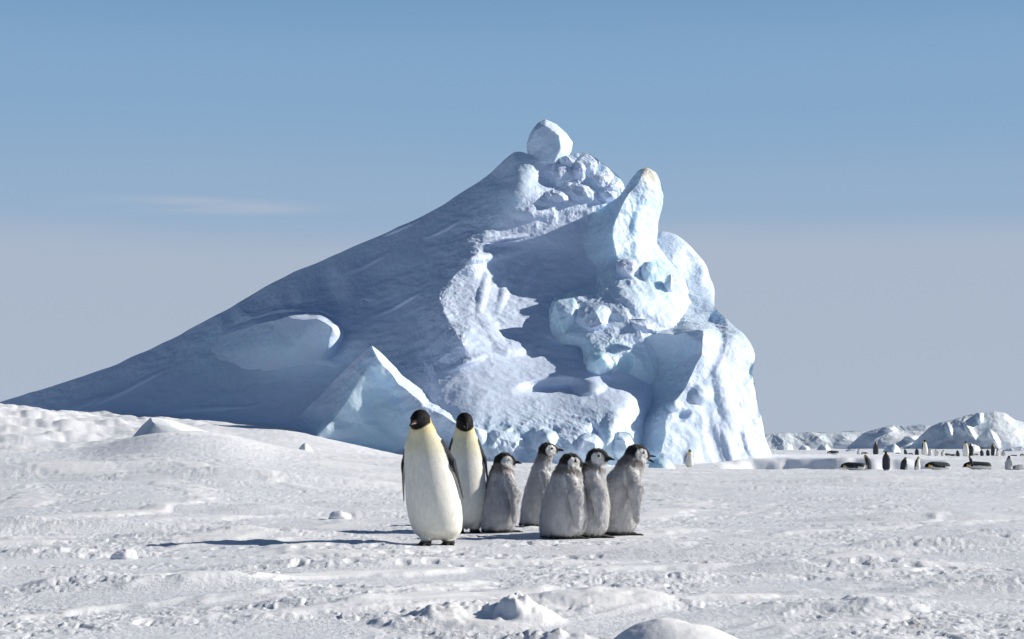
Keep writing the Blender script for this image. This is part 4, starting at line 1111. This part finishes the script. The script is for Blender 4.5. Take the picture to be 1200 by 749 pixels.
# ------------------------------------------------------------------ the distant birds: each a thing of its own, look-alikes share mesh data
PROTO = {}
def far_mesh(kind):
    if kind in PROTO: return PROTO[kind]
    base = dict(heading=0, loc=(0, 0, 0), h=.019, eyes=False, label='x', seed=9)
    if kind == 'stand': o = penguin('p', 'adult', height=1.05, **base)
    elif kind == 'preen': o = penguin('p', 'adult', height=.95, neck_fwd=.10, head_yaw=D2R(75), head_pitch=-.9, wide=1.15, **base)
    elif kind == 'bowed': o = penguin('p', 'adult', height=.90, neck_fwd=.14, lean=(.05, 0), neck_up=-.06, head_yaw=D2R(-20), head_pitch=-.7, wide=1.3, **base)
    elif kind == 'prone': o = penguin('p', 'adult', height=1.02, head_pitch=1.0, feet=False, wide=1.12, **base)
    elif kind == 'prone_flipper': o = penguin('p', 'adult', height=1.02, head_pitch=.9, feet=False, flip_raise=.85, wide=1.08, **base)
    elif kind == 'chick': o = penguin('p', 'chick', height=.72, **base)
    elif kind == 'prone_chick': o = penguin('p', 'chick', height=.70, head_pitch=1.0, feet=False, **base)
    me = o.data
    z = np.array([v.co.z for v in me.vertices])
    PROTO[kind] = (me, float(z.max()))
    bpy.data.objects.remove(o)
    return PROTO[kind]

def far(u, Y, kind, deg, px, label, group):
    """u: column in the photograph, Y: distance, px: standing height or lying length in photograph pixels"""
    me, top = far_mesh(kind)
    want = px * Y / FPX
    x = (u - 600) / FPX * Y
    prone = kind.startswith('prone')
    sc = want / top
    z = float(ground_z(np.array([x]), np.array([Y]))[0])
    name = 'penguin_chick' if 'chick' in kind else 'adult_penguin'
    o = link(name, me)
    o.scale = (sc, sc, sc)
    if prone:
        hd = D2R(deg)
        o.rotation_euler = (0, D2R(84), hd)
        o.location = (x - .5 * want * math.cos(hd), Y - .5 * want * math.sin(hd), z + .105 * sc)
    else:
        o.rotation_euler = (0, 0, D2R(deg)); o.location = (x, Y, z - .02)
    tag(o, label, 'penguin', group)
    return o

far(807, 88, 'preen', -80, 21, 'lone white-fronted penguin preening at the foot of the ice cliff', None)
R1 = 'penguins along the snow crest at the right'
far(998, 72, 'prone', 160, 32, 'penguin lying on its belly, leftmost on the snow crest', R1)
far(1016, 73, 'bowed', 150, 18, 'hunched dark penguin with bowed head right of the leftmost lying one', R1)
far(1037, 72, 'stand', 75, 23, 'dark-backed penguin standing beside the hunched one on the crest', R1)
far(1057, 74, 'bowed', 20, 17, 'black and white penguin sitting hunched right of the dark-backed one on the crest', R1)
far(1073, 74, 'preen', -40, 17, 'penguin with pale breast preening just left of the middle lying penguin', R1)
far(1096, 72, 'prone', 193, 34, 'penguin lying on its belly in the middle of the crest row, flippers down', R1)
far(1143, 73, 'prone_flipper', 178, 35, 'lying penguin with one flipper raised', R1)
far(1180, 73, 'chick', 30, 17, 'grey chick standing on the crest near the right edge', R1)
far(1190, 74, 'prone_chick', 190, 17, 'grey chick lying beside the standing chick near the right edge', R1)
R2 = 'penguins in the second row below the far icebergs'
for (u, Y, k, dg, px, lab) in (
    (975, 116, 'prone', 175, 15, 'dark penguin lying low, leftmost of the second row'),
    (1005, 118, 'chick', -60, 8, 'small upright bird left of the dark standing penguin in the second row'),
    (1025, 117, 'stand', 80, 16, 'dark penguin seen from behind, standing left of the pale blue ice block'),
    (1051, 118, 'prone', 60, 10, 'dark lying lump in front of the pale blue ice block'),
    (1060, 119, 'bowed', 120, 8, 'dark hunched bird just right of the pale blue ice block'),
    (1066, 117, 'prone', 40, 10, 'dark lying bird between the ice block and the tall white-fronted penguin'),
    (1082, 116, 'stand', -60, 19, 'tall white-fronted penguin standing highest in the second row'),
    (1088, 119, 'chick', -50, 11, 'smaller bird tucked behind the tall white-fronted penguin'),
    (1096, 118, 'bowed', -130, 9, 'grey hunched bird right of the tall white-fronted penguin'),
    (1012, 119, 'prone', 20, 10, 'low dark bird between the small upright one and the dark standing penguin'),
    (1073, 119, 'bowed', 70, 9, 'dark hunched bird just left of the tall white-fronted penguin'),
    (1103, 117, 'bowed', -60, 8, 'grey hunched bird with pale breast right of the other grey hunched one'),
    (1115, 119, 'prone', 150, 9, 'low dark bird left of the dark hunched one beside the white and dark pair'),
    (1174, 120, 'chick', 60, 8, 'tiny upright bird standing alone right of the right cluster'),
    (1108, 125, 'prone', 170, 9, 'tiny lying bird alone in the gap right of the grey hunched one'),
    (1121, 118, 'bowed', 100, 8, 'dark hunched bird left of the white penguin with a dark neighbour'),
    (1130, 116, 'stand', -95, 18, 'white-fronted penguin standing with a dark one pressed to its right side'),
    (1136, 117, 'stand', 60, 15, 'dark penguin pressed to the right side of a white-fronted one'),
    (1142, 119, 'prone', 30, 9, 'low dark bird right of the white and dark pair'),
    (1149, 118, 'bowed', 95, 8, 'dark hunched bird, first of the cluster at the right of the second row'),
    (1156, 119, 'bowed', 80, 8, 'dark hunched bird, second of the cluster at the right of the second row'),
    (1162, 117, 'stand', 20, 15, 'dark penguin with white cheek standing tallest in the right cluster'),
    (1167, 119, 'chick', -30, 9, 'small pale-fronted bird at the right side of the right cluster'),
    (1186, 120, 'prone', 175, 9, 'small lying bird near the right end of the second row'),
    (1196, 119, 'prone', 70, 12, 'dark round-backed bird at the right end of the second row')):
    far(u, Y, k, dg, px, lab, R2)

# ------------------------------------------------------------------ loose chunks of hard snow
def chunk(u, v, w, hgt, label, seed):
    x, y = spot(u, v)
    V, F = ball(1.0, 28, 18)
    V = V * (1 + .28 * noise3(V * 1.1 + seed, seed) + .14 * np.abs(noise3(V * 2.6 + seed, seed + 1)) + .05 * noise3(V * 7, seed + 2))[:, None]
    V = V * np.array([w / 2, w / 2.4, hgt * .75])
    me = mesh_from('snow_chunk', V, F)
    set_attr(me, 'stain', np.zeros(len(V))); set_attr(me, 'drift', np.ones(len(V)))
    o = link('snow_chunk', me, M_SNOW)
    o.location = (x, y, float(ground_z(np.array([x]), np.array([y]))[0]) + .2 * hgt)
    tag(o, label, 'snow chunk', 'loose snow chunks on the trodden snow')
chunk(146, 653, .17, .07, 'loose white snow chunk at the tip of the adults shadow', 3)
chunk(398, 612, .22, .08, 'loose snow chunk behind the adults shadow, left of the penguins', 8)
